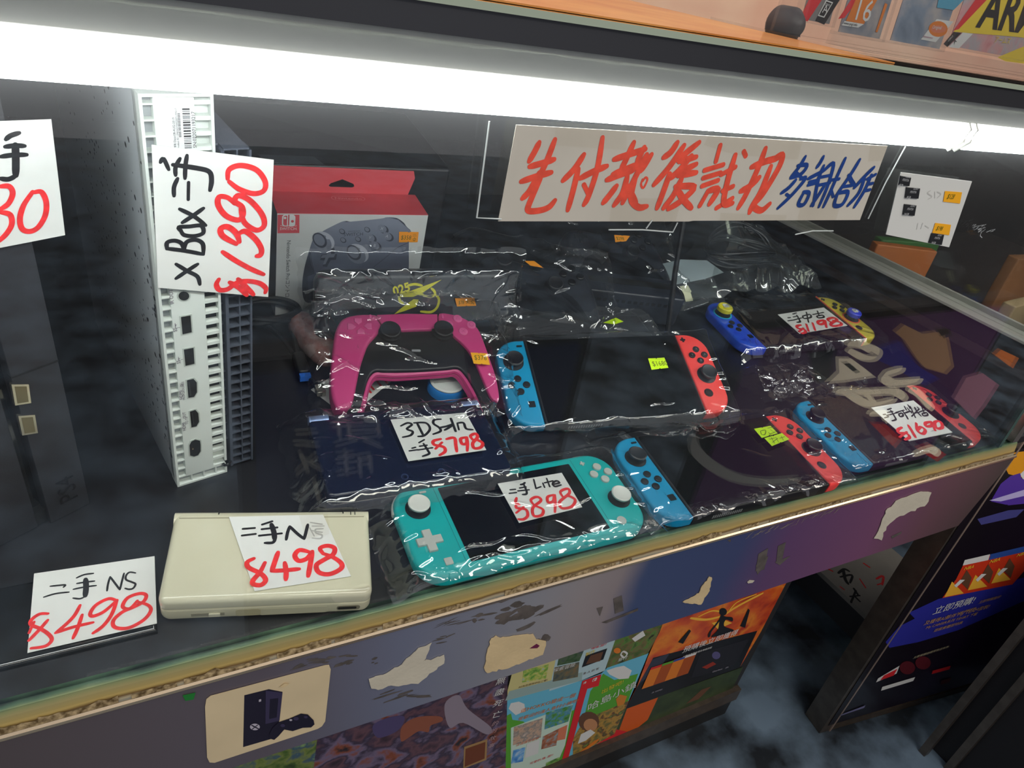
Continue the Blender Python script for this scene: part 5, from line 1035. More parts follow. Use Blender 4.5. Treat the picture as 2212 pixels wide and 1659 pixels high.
cut('game_poster', 'dark violet fantasy game poster with white vertical lettering on the base cabinet', 'poster', LCP, (0, 0, 1), [(689, 1560), (1098, 1400), (1090, 1720), (660, 1800)], ANIM, [
    (mat('hair_copper', '#9a5a44', .5), [(868, 1568), (900, 1548), (948, 1546), (955, 1556), (930, 1566), (925, 1580), (905, 1578), (885, 1590), (866, 1600)]), (mat('robe_violet', '#574c76', .5), [(805, 1566), (840, 1548), (872, 1546), (868, 1566), (850, 1582), (815, 1592)]),
    (mat('pale_figure', '#9c8f9d', .5), [(960, 1520), (990, 1500), (1010, 1530), (1060, 1570), (1050, 1585), (1000, 1560), (970, 1570)]),
    (mat('frame_tan', '#b08a5a', .5), [(1002, 1612), (1052, 1595), (1050, 1640), (1000, 1659)]), (mat('card_rust', '#7b4127', .5), [(1005, 1616), (1048, 1601), (1046, 1637), (1003, 1655)])], .0006, soft=True,
    texts=[(ch, (1068 - 3 * i, 1478 + 24 * i), (1092 - 3 * i, 1472 + 24 * i), WHT, .9) for i, ch in enumerate('無盡死亡')] + [(ch, (1060 - 3 * i, 1566 + 16 * i), (1076 - 3 * i, 1562 + 16 * i), mat('print_pinkish', '#c3a1a4', .5), .9) for i, ch in enumerate('的的故事')])
cut('game_poster', 'green and blue garden picture at the bottom edge left of the violet poster', 'poster', LCP, (0, 0, 1), [(500, 1660), (560, 1620), (690, 1580), (662, 1800), (480, 1860)], blob_mat('picture_garden', ['#22331c', '#4d6a2c', '#7f8d48', '#3d5a72', '#8fae6d'], 40, .45, .2))
Y2 = mat('leaflet_cream_yellow', '#d9cf8e', .55); B2 = mat('leaflet_pale_blue', '#bcd6dc', .55)
cut('leaflet', 'pale yellow and blue leaflet flap with small game pictures under the counter', 'leaflet', LCP, C4t, [(320, 690), (965, 500), (890, 720), (750, 780), (262, 912)], Y2, [
    (B2, [(590, 610), (965, 500), (890, 720), (750, 780), (540, 850)]), (mat('paper_edge_grey', '#9fb8b4', .6), [(290, 850), (750, 730), (745, 782), (264, 910)]), (blob_mat('thumb_meadow', ['#3c7a2d', '#86b84a', '#d0cf6a', '#7fc4e0'], 90), [(378, 720), (538, 680), (520, 770), (370, 795)]), (blob_mat('thumb_night_green', ['#1d2f1e', '#3b5c33', '#56684a', '#2b3b55'], 90), [(605, 615), (760, 590), (730, 660), (590, 690)]), (blob_mat('thumb_dusk', ['#3e4a4f', '#6b6a52', '#8a6d46'], 90), [(575, 700), (730, 665), (720, 760), (562, 790)]), (BLK, [(770, 625), (905, 580), (880, 650), (745, 700)]), (BRN, [(800, 625), (880, 600), (860, 660), (770, 680)])],
    texts=[('教程與活動', (395, 700), (550, 655), ORP, .2), ('AS先在森林中玩工場！', (345, 830), (520, 785), BRN, .11), ('探索冒險', (560, 730), (700, 690), WHT, .25), ('製作', (765, 628), (835, 600), YLP, .45), ('嘿喔,甜!?', (800, 588), (935, 545), REDP, .19), ('島 人 的 家', (750, 745), (880, 700), BRN, .16)])
cut('leaflet', 'blue and green leaflet reading HOKKO with small village pictures', 'leaflet', LCP, C4t, [(258, 912), (748, 785), (700, 960), (620, 1285), (560, 1420), (270, 1420)], SKY, [
    (mat('leaflet_green', '#5fae36', .55), [(262, 1010), (300, 990), (310, 1030), (380, 1040), (400, 1060), (500, 1040), (720, 960), (620, 1285), (560, 1420), (270, 1420)]), (WHT, [(285, 960), (300, 925), (350, 915), (385, 930), (390, 975), (330, 1000)]), (mat('leaflet_mint', '#d4ead8', .55), [(300, 1080), (690, 930), (640, 1190), (540, 1420), (300, 1420)]),
    (blob_mat('thumb_room', ['#b98a72', '#d6b49a', '#8f8b86', '#e0c8b8'], 90), [(318, 1075), (500, 1018), (488, 1140), (312, 1190)]), (blob_mat('thumb_trees', ['#2d6b2d', '#5ba04a', '#4f93b8', '#a8d06a'], 90), [(520, 985), (690, 935), (660, 1040), (510, 1090)]), (blob_mat('thumb_pond', ['#7a4630', '#b8704a', '#8fb0b8'], 90), [(500, 1135), (600, 1085), (585, 1190), (490, 1215)]), (PNK, [(600, 1085), (655, 1060), (640, 1150), (590, 1160)]), (blob_mat('thumb_blue_girl', ['#3a7fd0', '#6fb2ea', '#c7ddf0'], 90), [(315, 1220), (390, 1200), (375, 1290), (300, 1305)]), (WHT, [(400, 1180), (480, 1150), (470, 1240), (385, 1270)]), (blob_mat('thumb_trees2', ['#3f7b35', '#8dbd5e', '#c4d79a'], 90), [(520, 1300), (605, 1262), (590, 1340), (515, 1370)])],
    texts=[('這HOKKO變成一個', (355, 985), (675, 890), ORP, .125), ('受歡迎的達人島村小鎮吧!', (340, 1035), (700, 920), ORP, .094), ('這裡讓我做夢', (328, 1195), (470, 1150), PNK, .17), ('可愛的,嘻..甜!?', (415, 1310), (620, 1230), REDP, .115)])
cut('game_leaflet', 'green switch game leaflet with a red spine and white bubble lettering', 'leaflet', LCP, C4t, [(748, 785), (870, 740), (905, 705), (1165, 612), (1100, 770), (1020, 960), (950, 1120), (700, 1260), (620, 1285)], SKY, [
    (GRP, [(800, 850), (880, 740), (950, 780), (1100, 740), (1020, 960), (960, 1090), (720, 1180)]), (WHT, [(900, 720), (960, 700), (1010, 690), (1060, 720), (1040, 770), (980, 775), (920, 745)]), (blob_mat('picture_camp', ['#3a5a26', '#86763c', '#c2953c', '#5a3a28', '#7fa048'], 50), [(760, 1030), (1040, 910), (950, 1120), (690, 1262), (690, 1150)]), (BRN, disc(790, 1040, 66, 62)), (mat('face_tan', '#c98e62', .5), disc(800, 1062, 44, 40)), (WHT, [(740, 1120), (800, 1090), (830, 1110), (770, 1160), (720, 1180)]), (mat('cat_orange', '#d9862e', .5), [(960, 900), (985, 870), (1030, 880), (1010, 930), (970, 945)]), (ORP, ('s', [(735, 1240), (780, 1205), (840, 1160)], 26)),
    (REDP, [(748, 785), (800, 765), (760, 900), (660, 1270), (620, 1285)]), (REDP, [(790, 770), (868, 742), (850, 815), (775, 835)])],
    texts=[('出發吧!', (865, 865), (1010, 795), YLP, .3), ('哈島小鎮', (775, 975), (1065, 830), WHT, .27)])
LGF = MB(); q = Crop(LCP @ T(0, 0, .0022), *C4t).pts([(828, 780), (766, 800)]); 
s = MB(); logo(s, q[0][0], q[0][1], .42, 0, LW, REDP); logo(s, q[1][0], q[1][1], .26, 0, LW, REDP)
lf = [o_ for o_ in COL.objects if o_.name == 'game_leaflet'][0]; c_ = lf.matrix_basis.translation
obj('logo', s, None, lf, lf.matrix_basis.inverted() @ LCP @ T(0, 0, .0022))
cut('game_poster', 'small green camp picture with cartoon lettering above the game leaflet', 'poster', LCP, C4t, [(940, 540), (960, 480), (1270, 380), (1235, 480), (1160, 615), (900, 705)], blob_mat('picture_camp_dark', ['#2c2a1c', '#4f6a2c', '#7a6a42', '#5d8a3a', '#35281e'], 45), [(WHT, [(1060, 520), (1130, 470), (1145, 500), (1080, 540)]), (ORP, disc(968, 595, 22, 18)), (WHT, ('s', [(990, 620), (1005, 600), (1030, 615), (1010, 638), (990, 620)], 9))], texts=[('島村', (968, 665), (1040, 640), WHT, .42)])
FIRE = blob_mat('picture_fire', ['#7a2010', '#c8401a', '#e2601e', '#f08a28', '#c23a18'], 16, .4, .3, (1, 1, 1.5))
FY = mat('print_flame', '#ffc040', .4)
cut('game_poster', 'fiery orange game poster with a winged dark figure on the base cabinet', 'poster', LCP, C4t, soft=True, pts= [(1250, 385), (2080, 120), (2030, 172), (1870, 480), (1740, 700), (1020, 962), (1090, 830), (1160, 640), (1255, 420)], m=FIRE, extra=[
    (BLK, [(1195, 640), (1850, 470), (1740, 700), (1020, 962), (1090, 830)]), (mat('smoke_blue', '#3a3d4e', .5), [(1190, 650), (1300, 610), (1240, 700), (1110, 800), (1090, 830)]), (mat('card_dark', '#201f26', .5), [(1490, 610), (1800, 520), (1700, 690), (1430, 770)]), (mat('monster_violet', '#5b5684', .5), disc(1590, 625, 26, 24)), (mat('ember', '#9c3020', .5), [(1500, 700), (1570, 665), (1590, 680), (1530, 710)]),
    (FY, ('s', [(1430, 390), (1520, 400), (1600, 385), (1640, 370)], 14)), (FY, ('s', [(1640, 370), (1700, 330), (1780, 285), (1880, 235)], 16)), (FY, ('s', [(1480, 380), (1560, 345), (1620, 350)], 9)), (FY, ('s', [(1660, 360), (1720, 290), (1840, 240)], 9)), (FY, [(1560, 420), (1640, 400), (1690, 420), (1600, 460)]),
    (BLK, disc(1632, 350, 24, 24)), (BLK, [(1615, 375), (1650, 380), (1690, 385), (1690, 410), (1650, 400), (1640, 440), (1700, 470), (1560, 510), (1600, 460)]), (BLK, ('s', [(1610, 400), (1580, 440), (1550, 480), (1545, 505)], 14)), (BLK, [(1740, 440), (1790, 330), (1800, 340), (1770, 450)]), (BLK, [(1350, 540), (1420, 460), (1430, 470), (1380, 550)])] +
    [(m_, [(1180 + i * 72, 700 - i * 25), (1250 + i * 72, 678 - i * 25), (1195 + i * 72, 810 - i * 25), (1120 + i * 72, 835 - i * 25)]) for i, m_ in enumerate((ORP, mat('cover_rust', '#b0521e', .5), ORP, mat('cover_rust', '#b0521e')))] + [(m_, [(1180 + i * 72, 700 - i * 25), (1250 + i * 72, 678 - i * 25), (1242 + i * 72, 692 - i * 25), (1172 + i * 72, 715 - i * 25)]) for i, m_ in enumerate((REDP, GRP, mat('strip_blue', '#2a4fa0', .5), WHT))],
    texts=[('預購後立即獲得', (1370, 605), (1700, 495), WHT, .15), ('AI隊伍專屬皮膚及專屬武器', (1375, 635), (1650, 545), WHT, .055), ('2K GAMES', (1180, 860), (1300, 820), K3, .12), ('Gearbox', (1560, 730), (1670, 695), K3, .16), ('18+', (1640, 705), (1760, 670), K3, .12)])
cut('game_poster', 'orange and dark green picture below the fiery poster', 'poster', LCP @ T(0, 0, -.0008), C4t, [(1020, 960), (1760, 700), (1680, 860), (1100, 1090), (760, 1230), (900, 1130)], mat('picture_forest', '#2c3a22', .5, vscale=25, col2='#40502f'), [(mat('deep_orange', '#e0601c', .5), [(1030, 960), (1225, 890), (1160, 1030), (1060, 1110), (960, 1150)]), (REDP, [(960, 1090), (1060, 1110), (960, 1170), (780, 1225), (900, 1140)]), (BRN, [(1400, 930), (1500, 840), (1560, 820), (1480, 900)])])
POSTER = CABF @ T(0, 0, .0046)
NAVYP = ramp_mat('picture_dark_purple', [(0, '#140f18'), (.35, '#1b1220'), (.6, '#2a1436'), (1, '#3a1a4a')], 'X', -.2, .3, .35, 0, 8, .3, .3)
PUR = mat('print_purple', '#5a3aa8', .4); BRB = mat('print_brush_blue', '#2c2f9a', .45); GLD = mat('print_gold', '#c99a4a', .5)
cut('sports_poster', 'dark purple sports game poster with sneaker and preorder lettering on the right cabinet', 'poster', POSTER, C5t, [(638, 1440), (1300, 425), (1440, 215), (1590, 20), (1760, 20), (1760, 1100), (1640, 1140), (1300, 1242)], NAVYP, [
    (mat('print_amber', '#f0a21a', .45), [(1585, 40), (1760, 20), (1760, 200), (1560, 150), (1540, 110)]), (WHT, [(1620, 150), (1760, 20), (1760, 230), (1640, 190)]),
    (PUR, [(1480, 270), (1520, 200), (1570, 160), (1620, 145), (1625, 170), (1660, 190), (1760, 230), (1760, 290), (1560, 310), (1470, 290)]), (mat('print_lilac', '#c9bff0', .4), [(1462, 285), (1640, 230), (1640, 262), (1520, 290)]), (BLK, [(1440, 320), (1560, 305), (1520, 318)]), (mat('reflect_blue', '#4a4a8c', .4), [(1400, 380), (1560, 335), (1640, 330), (1600, 370), (1420, 410)]),
    (BRB, [(930, 1010), (1000, 930), (1080, 890), (1050, 860), (1200, 790), (1400, 740), (1640, 680), (1640, 800), (1300, 950), (1100, 1010), (950, 1040)]), (mat('print_flame_red', '#d83a1c', .45), [(1290, 690), (1335, 600), (1640, 520), (1680, 600), (1580, 715), (1220, 785)]), (WHT, [(1335, 590), (1465, 560), (1455, 590), (1325, 618)]), (mat('strip_blue', '#2a62b8'), [(1468, 560), (1640, 520), (1640, 548), (1458, 590)])] +
    [(FY, [(1230 + i * 120, 780 - i * 35), (1270 + i * 120, 700 - i * 35), (1310 + i * 120, 740 - i * 35), (1330 + i * 120, 760 - i * 35)]) for i in range(3)] + [(BRN, [(1310 + i * 110, 700 - i * 30), (1345 + i * 110, 640 - i * 30), (1370 + i * 110, 680 - i * 30), (1350 + i * 110, 740 - i * 30)]) for i in range(3)] + [(WHT, [(1280 + i * 110, 720 - i * 30), (1310 + i * 110, 690 - i * 30), (1335 + i * 110, 690 - i * 30), (1290 + i * 110, 730 - i * 30)]) for i in range(3)] +
    [(WHT, [(890, 1195), (1000, 1130), (985, 1170), (880, 1215)]), (REDP, [(920, 1180), (990, 1145), (970, 1180), (900, 1205)]), (WHT, [(912, 1238), (1080, 1188), (1070, 1208), (905, 1258)]), (mat('maroon_pad', '#5a1420', .5), disc(1040, 1140, 40, 34)), (mat('maroon_pad', '#5a1420'), disc(1120, 1115, 40, 34)), (REDP, [(1170, 1155), (1262, 1130), (1255, 1148), (1165, 1172)]), (mat('maroon_pad', '#5a1420'), [(1215, 1205), (1265, 1190), (1255, 1215), (1210, 1228)]), (mat('print_faint', '#77749c', .5), [(700, 1380), (825, 1332), (818, 1345), (695, 1386)])],
    texts=[('立即預購!', (1165, 866), (1400, 800), WHT, .21), ('NBA', (1325, 640), (1375, 628), YLP, .5), ('NBA', (1455, 606), (1510, 590), YLP, .5), ('NBA', (1595, 572), (1645, 556), YLP, .5), ('2,000虛擬貨幣', (1290, 865), (1420, 830), GLD, .12), ('及獲得AI夥伴 My TEAM套裝!', (1120, 920), (1500, 820), GLD, .07), ('My CAREER系列 TSHIRT 下載', (1130, 940), (1420, 860), GLD, .07), ('遊戲實體版特典', (1170, 955), (1360, 900), GLD, .11), ('立即預購獲得!', (1400, 810), (1530, 775), GLD, .14), ('主要實體遊戲零售店有售:', (1065, 1092), (1260, 1030), mat('print_tan', '#b9ad8c', .5), .085)])

# ------------------------------------------------------------------ the display above the counter
up = thing('upper_display', 'glass upper display shelf over the lit counter', 'display case', T(0, .243, Z0 + .4165))
ui = up.matrix_basis.inverted()
obj('shelf_glass', MB().box(-.75, 1.5, .236, .70, .4166, .4196), clear_mat('greenish_shelf_glass', (.80, .86, .82, 1), .05, 1.5, .02, .2, hcol=(.55, .6, .55, 1)), up, ui @ T(0, 0, Z0))
obj('shelf_edge', MB().box(-.75, 1.5, .2345, .236, .4166, .4196), mat('green_shelf_edge', '#a7b3a0', .2), up, ui @ T(0, 0, Z0))
obj('orange_liner', MB().box(-.75, .415, .245, .68, .4198, .4206), mat('orange_liner', '#c9772a', .35, vscale=12, col2='#e09a4a', coat=.3), up, ui @ T(0, 0, Z0))
obj('back_panel', MB().box(-.75, 1.8, .70, .715, .418, .95), mat('peach_panel', '#d9a48c', .5, vscale=6, col2='#e8c2a8'), up, ui @ T(0, 0, Z0))
ul = thing('upper_fill_tube', 'unseen tube light added above the game cases to brighten the upper display', 'light', T(.4, .30, Z0 + .93))  # added lamp out of view, brightens the upper display
b = MB(); b.tube([(-1.0, 0, 0), (1.2, 0, 0)], .0086, 12); obj('tube', b, glow('upper_fill_glow', (1, .97, .92, 1), 22), ul)
b = MB(); b.box(-1.02, 1.22, -.02, .02, .012, .03); obj('batten', b, mat('grey_batten', '#d6d7cf'), ul)
ac = thing('acrylic_stand', 'clear acrylic stand holding the row of game cases', 'stand', T(.6, .32, Z0 + .4198))
b = MB(); b.box(.418, 1.05, .272, .42, .4198, .4222); b.prism([(0, 0), (0, 0), (0, 0)], 0, 0) if False else None
obj('base', b, ACRYL, ac, ac.matrix_basis.inverted() @ T(0, 0, Z0))
b = MB(); b.box(.418, 1.05, .300, .303, .4222, .4300); obj('front_lip', b, ACRYL, ac, ac.matrix_basis.inverted() @ T(0, 0, Z0))
b = MB(); b.box(.418, 1.05, .352, .355, .4222, .58); obj('rear_plate', b, ACRYL, ac, ac.matrix_basis.inverted() @ T(0, 0, Z0))
UPF = axes_frame((0, .325, Z0), (1, 0, 0), (0, .10, 1))
CU = (1600, 0, .27729)
def gcase(label, corners, hgt, face, extra, texts):
    """Game case standing in the stand; corners = bottom-left and bottom-right pixels of its cover."""
    C = Crop(UPF, *CU); (x0, y0), (x1, y1) = C.pts(corners); w = abs(x1 - x0)
    F = UPF @ T(x0, min(y0, y1), 0); t = thing('game_case', label, 'game case', F, 'game cases in the upper display')
    b = MB(); b.slab([(0, 0), (w, 0), (w, hgt), (0, hgt)], -.012, -.0006, .001, .001); cs = obj('shell', b, ACRYL, t)
    b = MB().mat(face); b.prism([(.002, .002), (w - .002, .002), (w - .002, hgt - .002), (.002, hgt - .002)], -.0058, -.0052); ins = obj('cover_sheet', b, None, t)
    p = MB(); z = -.0050
    for m_, pts in extra: p.mat(m_); z += .00006; p.flat([(x - x0, y - min(y0, y1)) for x, y in C.pts(pts)], z)
    for body, p0, p1, m_, k in texts:
        z += .00006; (a0, b0), (a1, b1) = C.pts([p0, p1]); p.mat(m_); p.text(body, k * math.hypot(a1 - a0, b1 - b0), a0 - x0, b0 - min(y0, y1), z, math.atan2(b1 - b0, a1 - a0), bold=.025 if body == 'ARMS' else 0)
    if p.v: obj('cover_print', p, None, ins)
    return t
gcase('grey game case with an orange 16 rating label in the upper display', [(790, 250), (1130, 330)], .16, blob_mat('cover_steel', ['#5a5f6a', '#8a8e98', '#b5aca8', '#6e7480'], 30), [(REDP, [(800, 150), (940, -60), (1000, -60), (850, 140)]), (ORP, [(860, 165), (950, -30), (1105, 0), (1000, 190)]), (WHT, [(850, 165), (1000, 190), (955, 218), (825, 200)]), (ORP, [(1090, 250), (1165, 25), (1185, 35), (1105, 255)])], [('16', (900, 150), (1050, 175), WHT, .95), ('www.pegi.info', (838, 190), (962, 210), BLK, .15)])
gcase('steel blue case with a round orange label beside the yellow game case', [(1190, 335), (1600, 395)], .16, blob_mat('cover_blue_steel', ['#56657a', '#8593a5', '#b6b0ae', '#4f7392'], 24), [(WHT, [(1445, 310), (1570, 150), (1700, 170), (1560, 332)]), (ORP, disc(1580, 228, 74, 62, 20)), (PNK, disc(1582, 230, 60, 30, 16)), (mat('cyan_patch', '#59a6c4', .4), [(1590, -40), (1800, -20), (1700, 80), (1570, 60)])], [('Original', (1530, 225), (1640, 235), WHT, .2), ('Entertainment', (1460, 292), (1545, 308), mat('print_magenta', '#a8527c', .5), .15)])
ARM = blob_mat('cover_pink', ['#c76a78', '#d9a0a0', '#b8b0b4', '#d67f8d'], 40)
gcase('yellow and pink case with big ARMS lettering at the top right corner', [(1640, 375), (2240, 470)], .17, ARM, [(YLP, [(1700, 250), (1960, -60), (2400, -60), (2400, 320), (2200, 290)]), (REDP, [(1740, 230), (1960, 0), (1960, -60), (1900, -40), (1700, 240)]), (BLK, [(1620, 345), (1700, 250), (1760, 260), (1650, 370)]), (WHT, [(1660, 370), (1770, 255), (1850, 265), (1740, 380)]), (YLP, [(2040, 450), (2400, 300), (2400, 520), (2100, 480)])], [('ARMS', (1880, 205), (2420, 275), BLK, .40), ('CERO', (1655, 330), (1705, 275), WHT, .3), ('アームズ', (2010, 330), (2140, 345), YLP, .24), ('A', (1700, 350), (1740, 305), BLK, .8)])
gcase('small red and black game case with an age A label', [(500, 160), (740, 215)], .14, mat('cover_grey_clear', '#8e8a88', .3), [(REDP, [(500, 145), (590, -40), (700, -40), (560, 170)]), (BLK, [(620, 165), (720, -20), (820, -10), (690, 195)]), (WHT, [(640, 125), (705, 0), (760, 20), (690, 140)]), (BLK, [(650, 118), (708, 12), (750, 26), (686, 130)])], [('A', (672, 98), (720, 110), WHT, 1.15), ('ZERO', (694, 42), (744, 55), WHT, .3)])
sp = MB(); sp.lathe([(.011, 0), (.013, .003), (.0118, .016), (.007, .022), (.0004, .024)], 24)
q = Crop(UPF, *CU).pts([(360, 170)])[0]
o = obj('rounded_lid', sp, mat('knob_grey', '#4a474a', .5), None, UPF @ T(q[0], q[1] - .002, -.01)); tag(o, 'dark grey rounded lid beside the small red and black case', 'lid')

# ------------------------------------------------------------------ neighbouring stock beyond the side glass
nb = T(0, 0, Z0)
o = obj('neighbour_shelf', MB().box(.985, 1.9, .40, .90, .02, .045), DARKWOOD, None, nb); tag(o, 'dark wooden shelf beyond the side glass', 'shelf')
for k, (x, y, w, d, h, m_, lab) in enumerate(((1.10, .60, .11, .018, .10, mat('case_orange', '#b4632c', .5), 'orange game case beyond the side glass'), (1.20, .66, .13, .02, .085, mat('case_green', '#3e6b36', .5), 'green game case beyond the side glass'), (1.33, .52, .12, .02, .11, mat('case_brown', '#8a5a34', .5), 'brown game case beyond the side glass'), (1.22, .45, .12, .02, .07, mat('case_tan', '#a08a68', .5), 'tan game case beyond the side glass'))):
    b = MB(); b.slab(rrect(w, d, .003, 3), 0, h, .002, .002); o = obj('game_case', b, m_, None, nb @ T(x, y, .0455) @ RZ(-20 + 9 * k)); tag(o, lab, 'game case')

# ------------------------------------------------------------------ clear bags
def sstep(t): t = max(0., min(1., t)); return t * t * (3 - 2 * t)
def ridge(x, y, s, seed):
    n = noise.noise((x * s, y * s, seed)); return max(0., 1 - abs(n) * 2.6) ** 2
def bag(label, frame, hx, hy, top, ext, seed, amp=.0016, drop=.02, floor=None, film=None, flat=.0009, nx=230, ny=150, tops=None, nm='plastic_bag', rad=1., nc=26, pil=.0022):
    """A clear film draped over something hx by hy wide and top high; ext = how far it runs on (left, right, front, back)."""
    film = film or FILM; l, r, f, bk_ = ext; rnd = random.Random(seed); a0 = rnd.uniform(0, 6)
    CRS = []
    for _ in range(nc):
        if rnd.random() < .5: px_, py_ = rnd.uniform(-hx, hx), rnd.choice((-1, 1, -1)) * (hy - rnd.uniform(-.008, .016))
        elif rnd.random() < .75: px_, py_ = rnd.choice((-1, 1)) * (hx - rnd.uniform(-.01, .022)), rnd.uniform(-hy, hy)
        else: px_, py_ = rnd.uniform(-hx, hx), rnd.uniform(-hy, hy)
        an = rnd.gauss(0, .5) + (math.pi / 2 if abs(px_) > hx - .02 and rnd.random() < .6 else 0); ln = rnd.uniform(.008, .030)
        CRS.append((px_, py_, math.cos(an), math.sin(an), ln, rnd.uniform(.25, .8) * amp, rnd.uniform(.0014, .0034)))
    def fn(u, v):
        x = -hx - l + u * (2 * hx + l + r); y = -hy - f + v * (2 * hy + f + bk_)
        e = min(u, 1 - u, v, 1 - v)
        j = .006 * max(0, 1 - e * 12); x += j * noise.noise((v * 7, u * 7, seed + 3)); y += j * noise.noise((u * 9, v * 9, seed + 7))
        dx = max(abs(x) - hx, 0); dy = max(abs(y) - hy, 0); d = math.hypot(dx, dy); h = top + (tops(x, y) if tops else 0)
        fl = (floor(x, y) if callable(floor) else floor) if floor is not None else .0012
        t = sstep(d / drop) if d > 0 else 0
        z = h + flat - (h + flat - fl) * t
        z += pil * max(0, 1 - (abs(y) / (hy * 1.06)) ** 4) * max(0, 1 - (abs(x) / (hx * 1.05)) ** 6)
        ang = math.atan2(y / max(hy, .01), x / max(hx, .01)); out = min(1, max(d / .012, 0)); near = sstep(1 - min(hx - abs(x), hy - abs(y)) / .022) if d == 0 else 1
        w = amp * (.10 + .45 * near * near + .8 * out)
        z += w * (1.3 * ridge(x + .3 * y, y - .4 * x, 15, seed) + .38 * ridge(x * .5 + y, x - y * .5, 33, seed + 20) * near + .12 * ridge(x, y, 80, seed + 40) * near)
        z += rad * amp * (.45 - .35 * out) * near * max(0, math.sin(ang * 15 + a0 + 3 * noise.noise((x * 14, y * 14, seed)))) ** 4
        for cx_, cy_, ca_, sa_, ln, ch_, cw in CRS:
            rx, ry = x - cx_, y - cy_
            if abs(rx) > ln or abs(ry) > ln: continue
            s_ = rx * ca_ + ry * sa_; q_ = abs(-rx * sa_ + ry * ca_ + .0015 * math.sin(s_ * 160))
            if q_ < cw and abs(s_) < ln: z += ch_ * (1 - q_ / cw) * (1 - abs(s_) / ln)
        return (x, y, max(z, fl))
    b = MB(); b.grid(nx, ny, fn)
    me_o = obj(nm, b, film, None, frame); return tag(me_o, label, 'plastic bag', None)
def on_shelf(frame, lift=.0012):
    Fi = SHELF.inverted() @ frame
    def g(x, y):
        # height in this frame of the shelf surface below (x, y)
        n = Fi.to_3x3().inverted() @ Vector((0, 0, 1)); p = Fi.inverted() @ Vector((0, 0, lift)); return p.z - ((x - p.x) * n.x + (y - p.y) * n.y) / n.z
    return g
bag('clear bag around the turquoise compact console', LF, .1045, .0460, .0150, (.022, .014, .004, .010), 11, .0026, .022, pil=.0058)
bag('clear bag around the front-edge console with lime stickers', S3F, .1200, .0512, .0150, (.012, .006, .003, .020), 21, .0022, .016)
bag('clear bag around the console at the right end of the front row', S4F, .1200, .0512, .0150, (.002, .030, .003, .030), 31, .0022, .022)
bag('clear bag around the propped-up console in the middle', S2F, .1210, .0515, .0150, (.016, .016, .010, .014), 41, .0028, .020, floor=lambda x, y: -.010)
bag('clear bag around the console with deep blue and yellow controllers', S1F, .1210, .0515, .0165, (.012, .040, .014, .060), 51, .0026, .022, floor=on_shelf(S1F), tops=lambda x, y: .010 * math.exp(-((abs(x) - .10) / .02) ** 2 - ((y - .01) / .03) ** 2))
bag('clear bag around the midnight blue clamshell console', TF, .0785, .0450, .0230, (.022, .022, .014, .012), 61, .0026, .024)
bag('crinkled clear bag around the pink controller', PKF, .0830, .0640, .0105, (.012, .016, .004, .016), 71, .0046, .03, nc=70, pil=.001, floor=lambda x, y: -.018 + .006 * noise.noise((x * 30, y * 30, 2)), tops=lambda x, y: -.004 * sstep((abs(x) < .05) * 1.0 * sstep((.02 - y) / .03)) , flat=.0015)
o = [b_ for b_ in COL.objects if b_.get('label') == 'crinkled clear bag around the pink controller'][0]
o.matrix_basis = PKF @ T(-.002, .046, 0)
bag('clear bag around the black zip case', POF @ T(cxx, .038, 0), ww * .47, .038, .0185, (.014, .016, .006, .022), 81, .0032, .018, floor=lambda x, y: .004)
bag('crinkled bag around the nearer black controller', XPF, .080, .050, .040, (.018, .016, .010, .024), 91, .0040, .05, rad=.4, floor=on_shelf(XPF, .003))
bag('crinkled bag around the farther black controller', PPF, .080, .050, .040, (.024, .020, .012, .022), 101, .0044, .05, rad=.4, floor=on_shelf(PPF, .003))
bag('milky bag over the coiled cable at the back right', SHELF @ T(.79, .655, 0), .075, .055, .040, (.06, .05, .03, .03), 111, .0040, .06, rad=.2, film=FILM2, tops=lambda x, y: .05 * math.exp(-((x + .03) / .05) ** 2 - ((y - .05) / .04) ** 2))
bag('milky bag over the spare console tablet behind the propped-up one', KF, .085, .026, .0275, (.028, .030, .010, .020), 121, .0036, .03, film=FILM2)
bag('loose crumpled bag between the deep blue and the right-end consoles', SHELF @ T(.660, .405, 0), .030, .018, .010, (.03, .04, .012, .012), 131, .0045, .05, rad=.15)
price_sticker('lime sticker folded on the milky bag behind the propped-up console', KF @ T(0, 0, .0310), (880, 440, .23508), [(1800, 1095), (1915, 1050), (1985, 1085), (1900, 1110)], '', LIME, notch=False, group='plain lime stickers')
# short off-cuts of film standing up at the back

# ------------------------------------------------------------------ two glowing panels added out of view for the counter glass to mirror
def glow_panel(label, yv, x0, x1, ztop, zlow, bg, marks):
    # yv = depth at which the mirror image appears behind the glass (glass plane at y = .2532)
    yb = .5064 - yv; V = front_plane(yv)
    t = thing('added_glow_panel', label, 'sign', T((x0 + x1) / 2, yb, 0))
    fi = t.matrix_basis.inverted()
    obj('frame', MB().box(x0 - .02, x1 + .02, yb - .05, yb - .004, 0, Z0 + ztop + .02), mat('panel_frame', '#26262a', .5), t, fi)
    F = axes_frame((0, yb, Z0), (-1, 0, 0), (0, 0, 1))                # faces the counter (+y); local x runs the other way
    b = MB(); b.prism([(-x0, zlow), (-x1, zlow), (-x1, ztop), (-x0, ztop)], -.003, 0); panel = obj('lit_panel', b, bg, t, fi @ F)
    p = MB(); z = .0003
    for m, crop, kind, pts, w in marks:
        C = Crop(V, *crop); q = [(-x, y) for x, y in C.pts(pts)]; p.mat(m); z += .0001
        if kind == 's': p.stroke(q, C.size(pts[0], w), z)
        else: p.flat(q, z)
    obj('lit_print', p, None, panel, Matrix())
    return t
def lit(n, h, s): return glow(n, lin(h), s)
